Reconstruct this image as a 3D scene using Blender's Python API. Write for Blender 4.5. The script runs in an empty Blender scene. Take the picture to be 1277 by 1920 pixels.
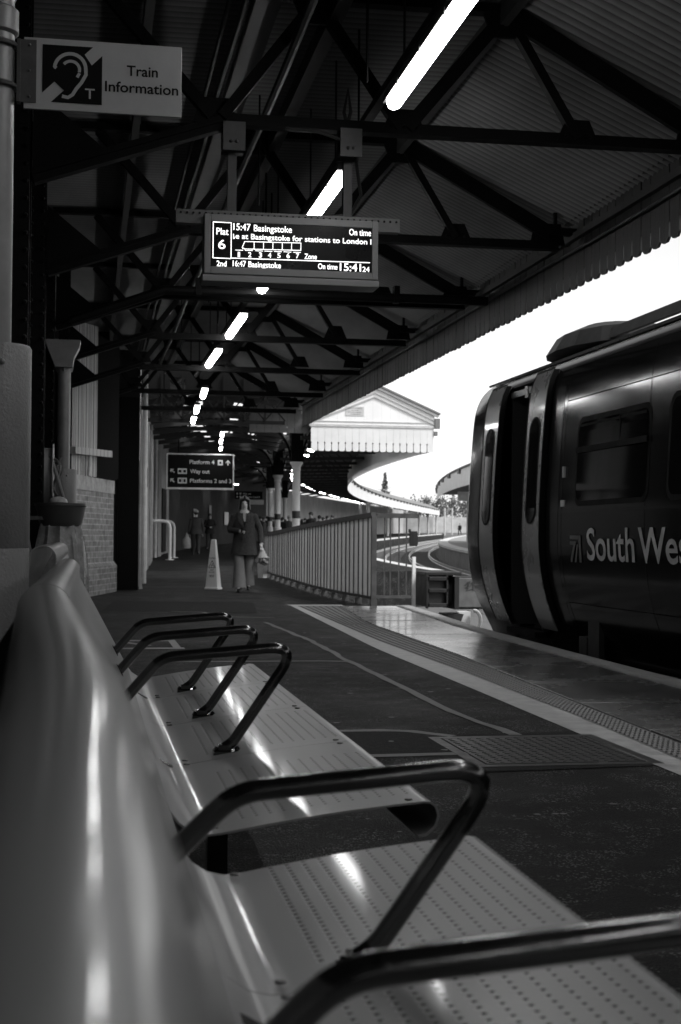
import bpy, bmesh, math, random
import numpy as np
from math import radians, sin, cos, pi, tan, atan, sqrt
from mathutils import Vector, Matrix
S = bpy.context.scene
COL = S.collection
random.seed(7)

# ------------------------------------------------------------------ camera, sky, sun, exposure
YAW, PITCH, ROLL, CAM_Z, FPX = radians(10.058), radians(1.048), .008, 1.0, 2667.
CW = np.array([sin(YAW)*cos(PITCH), cos(YAW)*cos(PITCH), sin(PITCH)])
R0 = np.array([cos(YAW), -sin(YAW), 0.]); U0 = np.cross(R0, CW)
CR = cos(ROLL)*R0 + sin(ROLL)*U0; CU = -sin(ROLL)*R0 + cos(ROLL)*U0
cam_data = bpy.data.cameras.new('camera'); cam = bpy.data.objects.new('camera', cam_data); COL.objects.link(cam)
cam.matrix_world = Matrix(((CR[0], CU[0], -CW[0], 0), (CR[1], CU[1], -CW[1], 0), (CR[2], CU[2], -CW[2], CAM_Z), (0, 0, 0, 1)))
cam_data.sensor_fit = 'VERTICAL'; cam_data.sensor_height = 36; cam_data.lens = 50.0
cam_data.clip_start = .02; cam_data.clip_end = 3000
cam_data.dof.use_dof = True; cam_data.dof.focus_distance = 6.6; cam_data.dof.aperture_fstop = 7.5
S.camera = cam

world = bpy.data.worlds.new('World'); S.world = world; world.use_nodes = True
nt = world.node_tree; nt.nodes.clear()
sky = nt.nodes.new('ShaderNodeTexSky'); sky.sky_type = 'NISHITA'; sky.sun_disc = False
sky.sun_elevation = radians(50); sky.sun_rotation = radians(140); sky.air_density = 1.0; sky.dust_density = 1.5
bw = nt.nodes.new('ShaderNodeRGBToBW'); bg = nt.nodes.new('ShaderNodeBackground'); out = nt.nodes.new('ShaderNodeOutputWorld')
bg.inputs['Strength'].default_value = .15
nt.links.new(sky.outputs[0], bw.inputs[0]); nt.links.new(bw.outputs[0], bg.inputs[0]); nt.links.new(bg.outputs[0], out.inputs[0])
sun_d = bpy.data.lights.new('sun', 'SUN'); sun_d.energy = 1.1; sun_d.angle = radians(12)
sun = bpy.data.objects.new('sun', sun_d); COL.objects.link(sun)
sd = Vector((sin(radians(140))*cos(radians(50)), cos(radians(140))*cos(radians(50)), sin(radians(50))))
sun.rotation_euler = sd.to_track_quat('Z', 'Y').to_euler()
S.view_settings.view_transform = 'Standard'; S.view_settings.look = 'None'
S.view_settings.exposure = 1.0; S.view_settings.gamma = 1.0
S.render.engine = 'CYCLES'
S.cycles.use_denoising = True
S.cycles.max_bounces = 7; S.cycles.diffuse_bounces = 4; S.cycles.glossy_bounces = 4
S.cycles.transparent_max_bounces = 12
S.cycles.sample_clamp_indirect = 20.0

# ------------------------------------------------------------------ placing helpers (surveyed from the photograph)
def P(px, py, Y):
    d = CW + CR*(px-638.5)/FPX - CU*(py-960)/FPX
    t = Y/d[1]; return Vector((d[0]*t, Y, CAM_Z+d[2]*t))
def PX(px, py, X):
    d = CW + CR*(px-638.5)/FPX - CU*(py-960)/FPX
    t = X/d[0]; return Vector((X, d[1]*t, CAM_Z+d[2]*t))
def gz(Y): return max(0., Y-22)*.0085          # the station climbs gently away from the camera
def G(px, py, z0=0.):
    d = CW + CR*(px-638.5)/FPX - CU*(py-960)/FPX
    lo, hi = .5, 900.
    f = lambda Y: CAM_Z+d[2]*Y/d[1] - z0 - gz(Y)
    for _ in range(60):
        m = (lo+hi)/2
        if f(m)*f(lo) > 0: lo = m
        else: hi = m
    return Vector((d[0]*lo/d[1], lo, z0+gz(lo)))
_ex = np.array([38, 44.3, 49.5, 55.9, 70.8, 92, 117.6, 152, 190, 232]); _ey = np.array([9.35, 9.6, 10.05, 10.8, 12.9, 17.3, 23.2, 33., 44.5, 57.5])
_pf = np.polyfit(_ex, _ey, 4)
def E(Y):                                       # the curved edge of the through platform
    if Y <= 40: return float(np.polyval(_pf, 40))
    return float(np.polyval(_pf, min(Y, 235))) + max(0, Y-235)*.32
def Wl(Y):                                      # the line of the station building
    if Y < 50: return float(np.interp(Y, [-10, 22.7, 24.9, 26.6, 36, 50], [-1.1, -1.1, -.9, .92, 1.3, E(50)-8]))
    return E(Y)-8

# ------------------------------------------------------------------ materials
def mat(name, col, rough=.6, metal=0., var=.25, scale=6., bump=0., bscale=60., spec=.5, coat=0., rvar=.1, streak=None, aniso=0.):
    m = bpy.data.materials.new(name); m.use_nodes = True
    t = m.node_tree; b = t.nodes['Principled BSDF']
    b.inputs['Metallic'].default_value = metal; b.inputs['Specular IOR Level'].default_value = spec
    b.inputs['Coat Weight'].default_value = coat; b.inputs['Coat Roughness'].default_value = .08
    if aniso: b.inputs['Anisotropic'].default_value = aniso
    tc = t.nodes.new('ShaderNodeTexCoord'); src = tc.outputs['Object']
    if streak:
        mp = t.nodes.new('ShaderNodeMapping'); mp.inputs['Scale'].default_value = streak
        t.links.new(src, mp.inputs[0]); src = mp.outputs[0]
    n = t.nodes.new('ShaderNodeTexNoise'); n.inputs['Scale'].default_value = scale; n.inputs['Detail'].default_value = 6; n.inputs['Roughness'].default_value = .65
    t.links.new(src, n.inputs['Vector'])
    cr = t.nodes.new('ShaderNodeMapRange'); cr.inputs['From Min'].default_value = .3; cr.inputs['From Max'].default_value = .7
    cr.inputs['To Min'].default_value = col*(1-var); cr.inputs['To Max'].default_value = col*(1+var)
    t.links.new(n.outputs['Fac'], cr.inputs['Value']); t.links.new(cr.outputs[0], b.inputs['Base Color'])
    rr = t.nodes.new('ShaderNodeMapRange'); rr.inputs['From Min'].default_value = .3; rr.inputs['From Max'].default_value = .7
    rr.inputs['To Min'].default_value = max(.02, rough-rvar); rr.inputs['To Max'].default_value = min(1, rough+rvar)
    t.links.new(n.outputs['Fac'], rr.inputs['Value']); t.links.new(rr.outputs[0], b.inputs['Roughness'])
    if bump:
        n2 = t.nodes.new('ShaderNodeTexNoise'); n2.inputs['Scale'].default_value = bscale; n2.inputs['Detail'].default_value = 4
        t.links.new(tc.outputs['Object'], n2.inputs['Vector'])
        bp = t.nodes.new('ShaderNodeBump'); bp.inputs['Strength'].default_value = bump; bp.inputs['Distance'].default_value = .01
        t.links.new(n2.outputs['Fac'], bp.inputs['Height']); t.links.new(bp.outputs[0], b.inputs['Normal'])
    return m
def emit(name, val, strength):
    m = bpy.data.materials.new(name); m.use_nodes = True; t = m.node_tree; t.nodes.clear()
    e = t.nodes.new('ShaderNodeEmission'); e.inputs[0].default_value = (val, val, val, 1); e.inputs[1].default_value = strength
    o = t.nodes.new('ShaderNodeOutputMaterial'); t.links.new(e.outputs[0], o.inputs[0]); return m
def math_node(t, op, a, b=None, c=None):
    n = t.nodes.new('ShaderNodeMath'); n.operation = op
    for i, v in enumerate((a, b, c)):
        if v is None: continue
        if isinstance(v, (int, float)): n.inputs[i].default_value = v
        else: t.links.new(v, n.inputs[i])
    return n.outputs[0]

def asphalt_mat():
    m = mat('asphalt', .011, .66, 0, .5, .9, 0, 60, .18, 0, .14)
    t = m.node_tree; b = t.nodes['Principled BSDF']; tc = t.nodes.new('ShaderNodeTexCoord')
    base = b.inputs['Base Color'].links[0].from_socket
    v = t.nodes.new('ShaderNodeTexVoronoi'); v.inputs['Scale'].default_value = 170; t.links.new(tc.outputs['Object'], v.inputs['Vector'])
    n = t.nodes.new('ShaderNodeTexNoise'); n.inputs['Scale'].default_value = 120; n.inputs['Detail'].default_value = 3; t.links.new(tc.outputs['Object'], n.inputs['Vector'])
    sp = math_node(t, 'MULTIPLY', math_node(t, 'GREATER_THAN', math_node(t, 'FRACT', math_node(t, 'MULTIPLY', v.outputs['Color'], 7.3)), .88), .09)
    n3 = t.nodes.new('ShaderNodeTexNoise'); n3.inputs['Scale'].default_value = 5; n3.inputs['Detail'].default_value = 5; t.links.new(tc.outputs['Object'], n3.inputs['Vector'])
    sp = math_node(t, 'MULTIPLY', sp, t_smooth(t, n3.outputs['Fac'], .42, .62))
    sp = math_node(t, 'MULTIPLY', sp, 1.6)
    col = math_node(t, 'ADD', base, sp); t.links.new(col, b.inputs['Base Color'])
    h = math_node(t, 'ADD', math_node(t, 'MULTIPLY', v.outputs['Distance'], 1.2), n.outputs['Fac'])
    bp = t.nodes.new('ShaderNodeBump'); bp.inputs['Strength'].default_value = .8; bp.inputs['Distance'].default_value = .008
    t.links.new(h, bp.inputs['Height']); t.links.new(bp.outputs[0], b.inputs['Normal'])
    return m
def perforated_mat():
    # satin steel sheet pressed with rows of small round holes, stopping short of every seam
    m = mat('perforated_steel', .23, .40, .2, .16, 3.2, .02, 260, .5, .28, .08, (1, .35, 1))
    t = m.node_tree; b = t.nodes['Principled BSDF']; uv = t.nodes.new('ShaderNodeUVMap')
    sx = t.nodes.new('ShaderNodeSeparateXYZ'); t.links.new(uv.outputs[0], sx.inputs[0])
    # u: metres across the sheet from the front edge, v: metres along one seat panel, z none
    U, V = sx.outputs[0], sx.outputs[1]
    pu, pv = .0285, .0215
    fu = math_node(t, 'MULTIPLY', math_node(t, 'SUBTRACT', math_node(t, 'FRACT', math_node(t, 'DIVIDE', U, pu)), .5), pu)
    fv = math_node(t, 'MULTIPLY', math_node(t, 'SUBTRACT', math_node(t, 'FRACT', math_node(t, 'DIVIDE', V, pv)), .5), pv)
    d = math_node(t, 'SQRT', math_node(t, 'ADD', math_node(t, 'MULTIPLY', fu, fu), math_node(t, 'MULTIPLY', fv, fv)))
    inu = math_node(t, 'MULTIPLY', math_node(t, 'GREATER_THAN', U, pu*3), math_node(t, 'LESS_THAN', U, pu*17))
    inv = math_node(t, 'MULTIPLY', math_node(t, 'GREATER_THAN', V, pv*4), math_node(t, 'LESS_THAN', V, .75-pv*4))
    msk = math_node(t, 'MULTIPLY', inu, inv)
    hole = math_node(t, 'MULTIPLY', math_node(t, 'LESS_THAN', d, .0031), msk)
    lip = math_node(t, 'MULTIPLY', t_smooth(t, d, .0060, .0024), msk)
    base = b.inputs['Base Color'].links[0].from_socket
    t.links.new(math_node(t, 'MULTIPLY', base, math_node(t, 'SUBTRACT', 1, math_node(t, 'MULTIPLY', hole, .96))), b.inputs['Base Color'])
    ro = b.inputs['Roughness'].links[0].from_socket
    t.links.new(math_node(t, 'MAXIMUM', ro, math_node(t, 'MULTIPLY', hole, .9)), b.inputs['Roughness'])
    old = b.inputs['Normal'].links[0].from_node
    bp = t.nodes.new('ShaderNodeBump'); bp.inputs['Strength'].default_value = .6; bp.inputs['Distance'].default_value = .002; bp.invert = True
    t.links.new(lip, bp.inputs['Height']); t.links.new(old.outputs[0], bp.inputs['Normal']); t.links.new(bp.outputs[0], b.inputs['Normal'])
    return m
def t_smooth(t, v, hi, lo):
    n = t.nodes.new('ShaderNodeMapRange'); n.interpolation_type = 'SMOOTHSTEP'
    n.inputs['From Min'].default_value = lo; n.inputs['From Max'].default_value = hi; n.inputs['To Min'].default_value = 1; n.inputs['To Max'].default_value = 0
    t.links.new(v, n.inputs['Value']); return n.outputs[0]
def brick_mat(name, c1, c2, mort, scale):
    m = mat(name, .2, .8, 0, .3, 5, 0)
    t = m.node_tree; b = t.nodes['Principled BSDF']; uv = t.nodes.new('ShaderNodeUVMap')
    br = t.nodes.new('ShaderNodeTexBrick'); br.inputs['Scale'].default_value = scale
    br.inputs['Color1'].default_value = (c1, c1, c1, 1); br.inputs['Color2'].default_value = (c2, c2, c2, 1); br.inputs['Mortar'].default_value = (mort, mort, mort, 1)
    br.inputs['Brick Width'].default_value = .29; br.inputs['Row Height'].default_value = .092; br.inputs['Mortar Size'].default_value = .010; br.inputs['Bias'].default_value = -.1
    t.links.new(uv.outputs[0], br.inputs['Vector'])
    n = t.nodes.new('ShaderNodeTexNoise'); n.inputs['Scale'].default_value = 9; n.inputs['Detail'].default_value = 7
    tc = t.nodes.new('ShaderNodeTexCoord'); t.links.new(tc.outputs['Object'], n.inputs['Vector'])
    mx = t.nodes.new('ShaderNodeMix'); mx.data_type = 'RGBA'; mx.blend_type = 'MULTIPLY'; mx.inputs['Factor'].default_value = .8
    k = t.nodes.new('ShaderNodeMapRange'); k.inputs['From Min'].default_value = .3; k.inputs['From Max'].default_value = .7; k.inputs['To Min'].default_value = .55; k.inputs['To Max'].default_value = 1.35
    t.links.new(n.outputs['Fac'], k.inputs['Value'])
    t.links.new(br.outputs['Color'], mx.inputs['A']); t.links.new(k.outputs[0], mx.inputs['B']); t.links.new(mx.outputs['Result'], b.inputs['Base Color'])
    bp = t.nodes.new('ShaderNodeBump'); bp.inputs['Strength'].default_value = .6; bp.inputs['Distance'].default_value = .008; bp.invert = True
    t.links.new(br.outputs['Fac'], bp.inputs['Height']); t.links.new(bp.outputs[0], b.inputs['Normal'])
    return m
def board_mat(name, col, rough, pitch, axis=0, line=.45, var=.2, lw=.06):
    # vertical boarding: a dark joint every `pitch` metres
    m = mat(name, col, rough, 0, var, 2.5, .15, 40, .4, 0, .08, (1, 1, .25))
    t = m.node_tree; b = t.nodes['Principled BSDF']; tc = t.nodes.new('ShaderNodeTexCoord'); sx = t.nodes.new('ShaderNodeSeparateXYZ')
    t.links.new(tc.outputs['Object'], sx.inputs[0])
    f = math_node(t, 'FRACT', math_node(t, 'DIVIDE', sx.outputs[axis], pitch))
    l = math_node(t, 'LESS_THAN', f, lw)
    base = b.inputs['Base Color'].links[0].from_socket
    t.links.new(math_node(t, 'MULTIPLY', base, math_node(t, 'SUBTRACT', 1, math_node(t, 'MULTIPLY', l, line))), b.inputs['Base Color'])
    return m
def translucent_mat(name, col, fac):
    m = mat(name, col, .35, 0, .15, 3, .05, 30)
    t = m.node_tree; b = t.nodes['Principled BSDF']; o = t.nodes['Material Output']
    tr = t.nodes.new('ShaderNodeBsdfTranslucent'); tr.inputs[0].default_value = (col, col, col, 1)
    mx = t.nodes.new('ShaderNodeMixShader'); mx.inputs[0].default_value = fac
    t.links.new(b.outputs[0], mx.inputs[1]); t.links.new(tr.outputs[0], mx.inputs[2]); t.links.new(mx.outputs[0], o.inputs[0]); return m
def film_mat(name, col, op):
    m = mat(name, col, .25, 0, .3, 12, .5, 14)
    t = m.node_tree; b = t.nodes['Principled BSDF']; o = t.nodes['Material Output']
    tr = t.nodes.new('ShaderNodeBsdfTransparent'); mx = t.nodes.new('ShaderNodeMixShader'); mx.inputs[0].default_value = op
    t.links.new(tr.outputs[0], mx.inputs[1]); t.links.new(b.outputs[0], mx.inputs[2]); t.links.new(mx.outputs[0], o.inputs[0]); return m
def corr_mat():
    # sheeting with the shade of its corrugation grooves painted into the base colour
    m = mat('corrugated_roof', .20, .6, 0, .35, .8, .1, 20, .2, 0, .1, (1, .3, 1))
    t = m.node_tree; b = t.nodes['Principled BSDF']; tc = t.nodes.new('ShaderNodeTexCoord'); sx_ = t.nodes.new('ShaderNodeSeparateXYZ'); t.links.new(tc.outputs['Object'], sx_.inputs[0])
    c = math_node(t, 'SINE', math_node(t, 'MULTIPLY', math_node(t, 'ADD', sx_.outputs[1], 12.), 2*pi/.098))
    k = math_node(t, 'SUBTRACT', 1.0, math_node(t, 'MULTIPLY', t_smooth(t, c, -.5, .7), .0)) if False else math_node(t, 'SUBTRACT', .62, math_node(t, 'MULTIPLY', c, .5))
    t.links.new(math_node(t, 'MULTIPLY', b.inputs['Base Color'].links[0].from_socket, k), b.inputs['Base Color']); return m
def leaf_mat(name, col):
    m = mat(name, col, .6, 0, .5, 3); return m

M = dict(
    asphalt=asphalt_mat(), slab=mat('concrete_slab', .09, .26, 0, .35, 1.3, .05, 50, .6, .2, .10),
    coping=mat('coping_stone', .3, .6, 0, .3, 4, .2, 60), white_line=mat('worn_white_paint', .22, .55, 0, .4, 9, .1, 80),
    faint_line=mat('faded_paint', .11, .6, 0, .5, 7, .1, 80), tact=mat('tactile_slab', .07, .5, 0, .3, 3, .1, 60),
    iron=mat('cover_iron', .035, .45, .5, .3, 12), ballast=mat('ballast', .13, .95, 0, .45, 7, .9, 14), gravel=mat('cess_gravel', .3, .95, 0, .4, 3, .6, 9),
    rail=mat('rail_steel', .55, .35, .3, .2, 8), sleeper=mat('sleeper', .16, .9, 0, .3, 4),
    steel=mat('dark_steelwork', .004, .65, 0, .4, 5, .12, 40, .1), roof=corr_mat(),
    purlin=mat('purlin_timber', .02, .7, 0, .3, 3), valance=board_mat('valance_board', .012, .6, .19, 1, .6, .3, .08),
    wall_dark=mat('sooty_wall', .010, .85, 0, .4, 2, .3, 20), post=mat('column_paint', .15, .42, 0, .2, 3, .35, 90, .5, 0, .1),
    pipe=mat('pipe_paint', .16, .38, 0, .2, 6, .08, 60), brick=brick_mat('weathered_brick', .16, .26, .34, 1.), stone=mat('rubble_stone', .24, .85, 0, .5, 3.2, .7, 9, .3, 0, .1, (1, 1, .35)),
    copingb=mat('stone_coping', .34, .8, 0, .4, 6, .3, 30), clad=board_mat('ribbed_cladding', .4, .5, .06, 0, .4, .15, .25),
    steelseat=perforated_mat(), seatplain=mat('satin_steel', .24, .42, .25, .14, 3, .01, 200, .5, .55, .08, (1, .3, 1)),
    armblack=mat('black_enamel', .005, .16, 0, .3, 8, .04, 90, .6, .6, .06), fix=mat('bolt_steel', .12, .35, .8, .2, 20),
    casing=mat('display_casing', .16, .45, 0, .12, 3, .06, 120), bracket=mat('galvanised_bracket', .09, .5, .3, .25, 9, .05, 60), screen=mat('screen_black', .002, .3, 0, .2, 3, 0, 60, .12),
    led=emit('display_lettering', 1, 1.2), signwhite=mat('sign_white', .34, .42, 0, .1, 4, .04, 30), signblack=mat('sign_black', .006, .6, 0, .2, 4, 0, 60, .1),
    ink=mat('printed_ink', .006, .8, 0, .2, 6, 0, 60, .1), wayblack=mat('way_sign_black', .004, .6, 0, .2, 6, 0, 60, .1), wayedge=mat('way_sign_edge', .55, .5), wayink=mat('way_sign_lettering', .55, .5),
    tube=emit('lit_tube_diffuser', 1, 16.), housing=mat('light_housing', .10, .5, 0, .2, 6), trunk=mat('cable_trunking', .006, .6, .0, .2, 6),
    cable=mat('cable_rubber', .01, .5), train=mat('train_paint_dark', .006, .14, 0, .2, .7, .012, 1.6, .10, .03, .04), trainlow=mat('train_paint_lower', .009, .2, 0, .25, .9, .012, 2, .12, .03, .06),
    trainend=mat('train_end_paint', .03, .25, 0, .25, 1.2, 0, 60, .5, .4, .08), door=mat('train_door_paint', .16, .28, 0, .15, 2, .02, 8, .5, .4, .08), rubber=mat('rubber_seal', .004, .7, 0, .2, 6, 0, 60, .08),
    glass=mat('dark_glass', .005, .05, 0, .2, 2, .004, 3, .12, 0, .02), under=mat('underframe_grime', .012, .8, 0, .4, 5), livery=mat('livery_lettering', .38, .4),
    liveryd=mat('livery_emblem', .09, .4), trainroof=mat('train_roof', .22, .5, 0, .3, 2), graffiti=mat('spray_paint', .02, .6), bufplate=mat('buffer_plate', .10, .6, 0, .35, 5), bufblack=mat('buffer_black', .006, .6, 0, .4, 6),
    fence_panel=translucent_mat('polycarbonate_panel', .62, .6), fence_steel=mat('fence_steel', .07, .5, .2, .3, 8), white=mat('white_paint', .75, .5, 0, .12, 3, .05, 50), greywhite=mat('grey_white_paint', .5, .5, 0, .2, 5),
    scallop=mat('white_boarding', .72, .55, 0, .08, 2), gable=board_mat('gable_boarding', .8, .6, .25, 0, .15, .06, .04), band=mat('column_band', .03, .5), scroll=mat('scrollwork_paint', .65, .5),
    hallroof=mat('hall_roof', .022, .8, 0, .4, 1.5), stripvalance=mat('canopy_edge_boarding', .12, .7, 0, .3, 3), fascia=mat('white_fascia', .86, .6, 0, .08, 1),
    skin=mat('skin', .42, .5, 0, .08, 30), hair=mat('hair', .07, .6, 0, .3, 60), hair_dark=mat('hair_dark', .03, .6), coat=mat('tweed_coat', .035, .9, 0, .9, 55, .4, 90, .2), coatdark=mat('dark_coat', .014, .9, 0, .4, 12),
    coatgrey=mat('grey_coat', .05, .9, 0, .3, 12), trouser=mat('pale_trousers', .12, .85, 0, .15, 12), trouserd=mat('dark_trousers', .04, .85), shoe=mat('black_shoes', .01, .25, 0, .2, 5, 0, 60, .5, .4), sock=mat('pale_socks', .5, .8),
    hat=mat('pale_hat', .45, .9), shirt=mat('pale_shirt', .35, .8), bagm=mat('pale_carrier_bag', .35, .5), petal=mat('flower_petals', .2, .7, 0, .5, 40), stem=mat('flower_stems', .09, .7), paper=mat('wrapping_paper', .32, .6),
    cone=mat('white_plastic', .72, .4, 0, .06, 5), bin=mat('bin_plastic', .075, .4, 0, .2, 5), film=film_mat('clear_bag', .35, .75), litter=mat('litter', .3, .6, 0, .5, 15), drum=mat('drum_enamel', .3, .35, 0, .15, 5),
    wood=mat('pole_wood', .14, .6, 0, .3, 20), board=mat('notice_board', .15, .5, 0, .2, 4), leaf=leaf_mat('foliage', .13), leafd=leaf_mat('conifer_foliage', .12), bark=mat('bark', .08, .9),
    patch=mat('patched_asphalt', .010, .75, 0, .5, 30, .8, 120, .15), hangergrey=mat('hanger_grey', .045, .6, 0, .3, 12), farwall=mat('pale_rendered_wall', .42, .8, 0, .25, .6), beam=mat('grey_timber', .03, .8),
)
M['pipe'].name = 'pipe_paint'

# ------------------------------------------------------------------ mesh helpers
class MB:
    def __init__(s): s.v = []; s.f = []; s.uv = {}
    def add(s, vs, fs):
        o = len(s.v); s.v += [tuple(v) for v in vs]; s.f += [tuple(i+o for i in f) for f in fs]; return s
    def box(s, x0, x1, y0, y1, z0, z1):
        return s.add([(x0,y0,z0),(x1,y0,z0),(x1,y1,z0),(x0,y1,z0),(x0,y0,z1),(x1,y0,z1),(x1,y1,z1),(x0,y1,z1)],
                     [(0,3,2,1),(4,5,6,7),(0,1,5,4),(1,2,6,5),(2,3,7,6),(3,0,4,7)])
    def bar(s, a, b, wd, ht=None, up=(0,0,1)):
        a, b = Vector(a), Vector(b); d = (b-a).normalized(); ht = ht or wd
        upv = Vector(up); sd_ = d.cross(upv)
        if sd_.length < 1e-4: sd_ = d.cross(Vector((0,1,0)))
        sd_.normalize(); uv = sd_.cross(d).normalized()
        c = [sd_*wd/2*i+uv*ht/2*j for i, j in ((-1,-1),(1,-1),(1,1),(-1,1))]
        return s.add([a+k for k in c]+[b+k for k in c], [(0,1,2,3),(7,6,5,4),(0,4,5,1),(1,5,6,2),(2,6,7,3),(3,7,4,0)])
    def tube(s, pts, rad, n=10, cap=True):
        pts = [Vector(p) for p in pts]; rr = rad if isinstance(rad, (list, tuple)) else [rad]*len(pts)
        o = len(s.v); up = None
        for i, p in enumerate(pts):
            d = (pts[min(i+1, len(pts)-1)]-pts[max(i-1, 0)]).normalized()
            if up is None: up = d.orthogonal().normalized()
            up = (up-d*up.dot(d)).normalized(); sd_ = d.cross(up)
            for k in range(n):
                a = 2*pi*k/n; s.v.append(tuple(p+(up*cos(a)+sd_*sin(a))*rr[i]))
        for i in range(len(pts)-1):
            for k in range(n):
                s.f.append((o+i*n+k, o+i*n+(k+1)%n, o+(i+1)*n+(k+1)%n, o+(i+1)*n+k))
        if cap: s.f.append(tuple(o+k for k in range(n))[::-1]); s.f.append(tuple(o+(len(pts)-1)*n+k for k in range(n)))
        return s
    def lathe(s, prof, c=(0,0,0), n=20, axis=2):
        o = len(s.v)
        for rr, z in prof:
            for k in range(n):
                a = 2*pi*k/n; q = (rr*cos(a), rr*sin(a), z)
                if axis == 0: q = (z, rr*cos(a), rr*sin(a))
                if axis == 1: q = (rr*cos(a), z, rr*sin(a))
                s.v.append((q[0]+c[0], q[1]+c[1], q[2]+c[2]))
        for i in range(len(prof)-1):
            for k in range(n): s.f.append((o+i*n+k, o+i*n+(k+1)%n, o+(i+1)*n+(k+1)%n, o+(i+1)*n+k))
        s.f.append(tuple(o+k for k in range(n))[::-1]); s.f.append(tuple(o+(len(prof)-1)*n+k for k in range(n)))
        return s
    def prism(s, pts, vec):                      # planar polygon swept along vec
        n = len(pts); vec = Vector(vec); pts = [Vector(p) for p in pts]
        return s.add(pts+[p+vec for p in pts], [tuple(range(n))[::-1], tuple(range(n, 2*n))]+[(i, (i+1)%n, n+(i+1)%n, n+i) for i in range(n)])
    def strip(s, rows):                          # rows of points -> quads
        o = len(s.v); n = len(rows[0])
        for rw in rows: s.v += [tuple(p) for p in rw]
        for i in range(len(rows)-1):
            for k in range(n-1): s.f.append((o+i*n+k, o+i*n+k+1, o+(i+1)*n+k+1, o+(i+1)*n+k))
        return s
    def shell(s, rows, th, nrm):                 # strip with thickness along a fixed normal
        a = rows; b = [[Vector(p)+Vector(nrm)*th for p in rw] for rw in rows]
        s.strip(a); s.strip([rw[::-1] for rw in b])
        edge = [rw[0] for rw in a]; s.strip([[Vector(p)+Vector(nrm)*th for p in edge], edge]); edge = [rw[-1] for rw in a]; s.strip([edge, [Vector(p)+Vector(nrm)*th for p in edge]])
        s.strip([a[0], b[0]]); s.strip([b[-1], a[-1]]); return s
    def ball(s, c, rx, ry=None, rz=None, n=12, m=8):
        ry = ry or rx; rz = rz or rx; o = len(s.v)
        for i in range(m+1):
            t = pi*i/m
            for k in range(n): s.v.append((c[0]+rx*sin(t)*cos(2*pi*k/n), c[1]+ry*sin(t)*sin(2*pi*k/n), c[2]+rz*cos(t)))
        for i in range(m):
            for k in range(n): s.f.append((o+i*n+k, o+(i+1)*n+k, o+(i+1)*n+(k+1)%n, o+i*n+(k+1)%n))
        return s
    def loft(s, rings, n=14):                    # rings: (centre, rx, ry) horizontal ellipses
        o = len(s.v)
        for c, rx, ry in rings:
            for k in range(n): s.v.append((c[0]+rx*cos(2*pi*k/n), c[1]+ry*sin(2*pi*k/n), c[2]))
        for i in range(len(rings)-1):
            for k in range(n): s.f.append((o+i*n+k, o+i*n+(k+1)%n, o+(i+1)*n+(k+1)%n, o+(i+1)*n+k))
        s.f.append(tuple(o+k for k in range(n))[::-1]); s.f.append(tuple(o+(len(rings)-1)*n+k for k in range(n)))
        return s
    def build(s, name, m, parent=None, smooth=False, bevel=0, loc=None):
        me = bpy.data.meshes.new(name); me.from_pydata(s.v, [], s.f); me.materials.append(m)
        bm = bmesh.new(); bm.from_mesh(me); bmesh.ops.recalc_face_normals(bm, faces=bm.faces); bm.to_mesh(me); bm.free()
        me.validate(); me.update()
        ob = bpy.data.objects.new(name, me); COL.objects.link(ob)
        if parent: ob.parent = parent
        if smooth:
            for p in me.polygons: p.use_smooth = True
            try: me.set_sharp_from_angle(angle=radians(42))
            except Exception: pass
        if bevel:
            b = ob.modifiers.new('bevel', 'BEVEL'); b.width = bevel; b.segments = 2; b.limit_method = 'ANGLE'; b.angle_limit = radians(40)
        if loc: ob.location = loc
        return ob
def tag(o, label=None, cat=None, group=None, kind=None):
    if label: o['label'] = label
    if cat: o['category'] = cat
    if group: o['group'] = group
    if kind: o['kind'] = kind
    return o
def empty(name, loc=(0,0,0), label=None, cat=None, group=None, rz=0):
    o = bpy.data.objects.new(name, None); COL.objects.link(o); o.location = loc; o.rotation_euler.z = rz; o.empty_display_size = .1
    return tag(o, label, cat, group)
def copy_tree(o, parent=None):
    c = o.copy(); COL.objects.link(c); c.parent = parent
    for ch in [x for x in bpy.data.objects if x.parent == o]: copy_tree(ch, c)
    return c
def text_geo(body, off=0.):
    cu = bpy.data.curves.new('t', 'FONT'); cu.body = body; cu.resolution_u = 4; cu.offset = off
    ob = bpy.data.objects.new('t', cu); COL.objects.link(ob)
    me = bpy.data.meshes.new_from_object(ob.evaluated_get(bpy.context.evaluated_depsgraph_get()))
    vs = [tuple(v.co) for v in me.vertices]; fs = [tuple(p.vertices) for p in me.polygons]
    bpy.data.objects.remove(ob); bpy.data.curves.remove(cu); bpy.data.meshes.remove(me)
    return vs, fs
def put_text(mb, body, org, R, U, width, cap, fat=0.):
    """flat lettering: left end of the baseline at org, width and cap height in metres"""
    vs, fs = text_geo(body, .35*fat/(cap/.729)); x0 = min(v[0] for v in vs); x1 = max(v[0] for v in vs)
    sx, sy = width/(x1-x0), cap/.729
    org, R, U = Vector(org), Vector(R), Vector(U)
    mb.add([org+R*((v[0]-x0)*sx)+U*(v[1]*sy) for v in vs], fs)
def arc(cx, cy, rr, a0, a1, n=14): return [(cx+rr*cos(radians(a0+(a1-a0)*i/n)), cy+rr*sin(radians(a0+(a1-a0)*i/n))) for i in range(n+1)]
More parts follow.
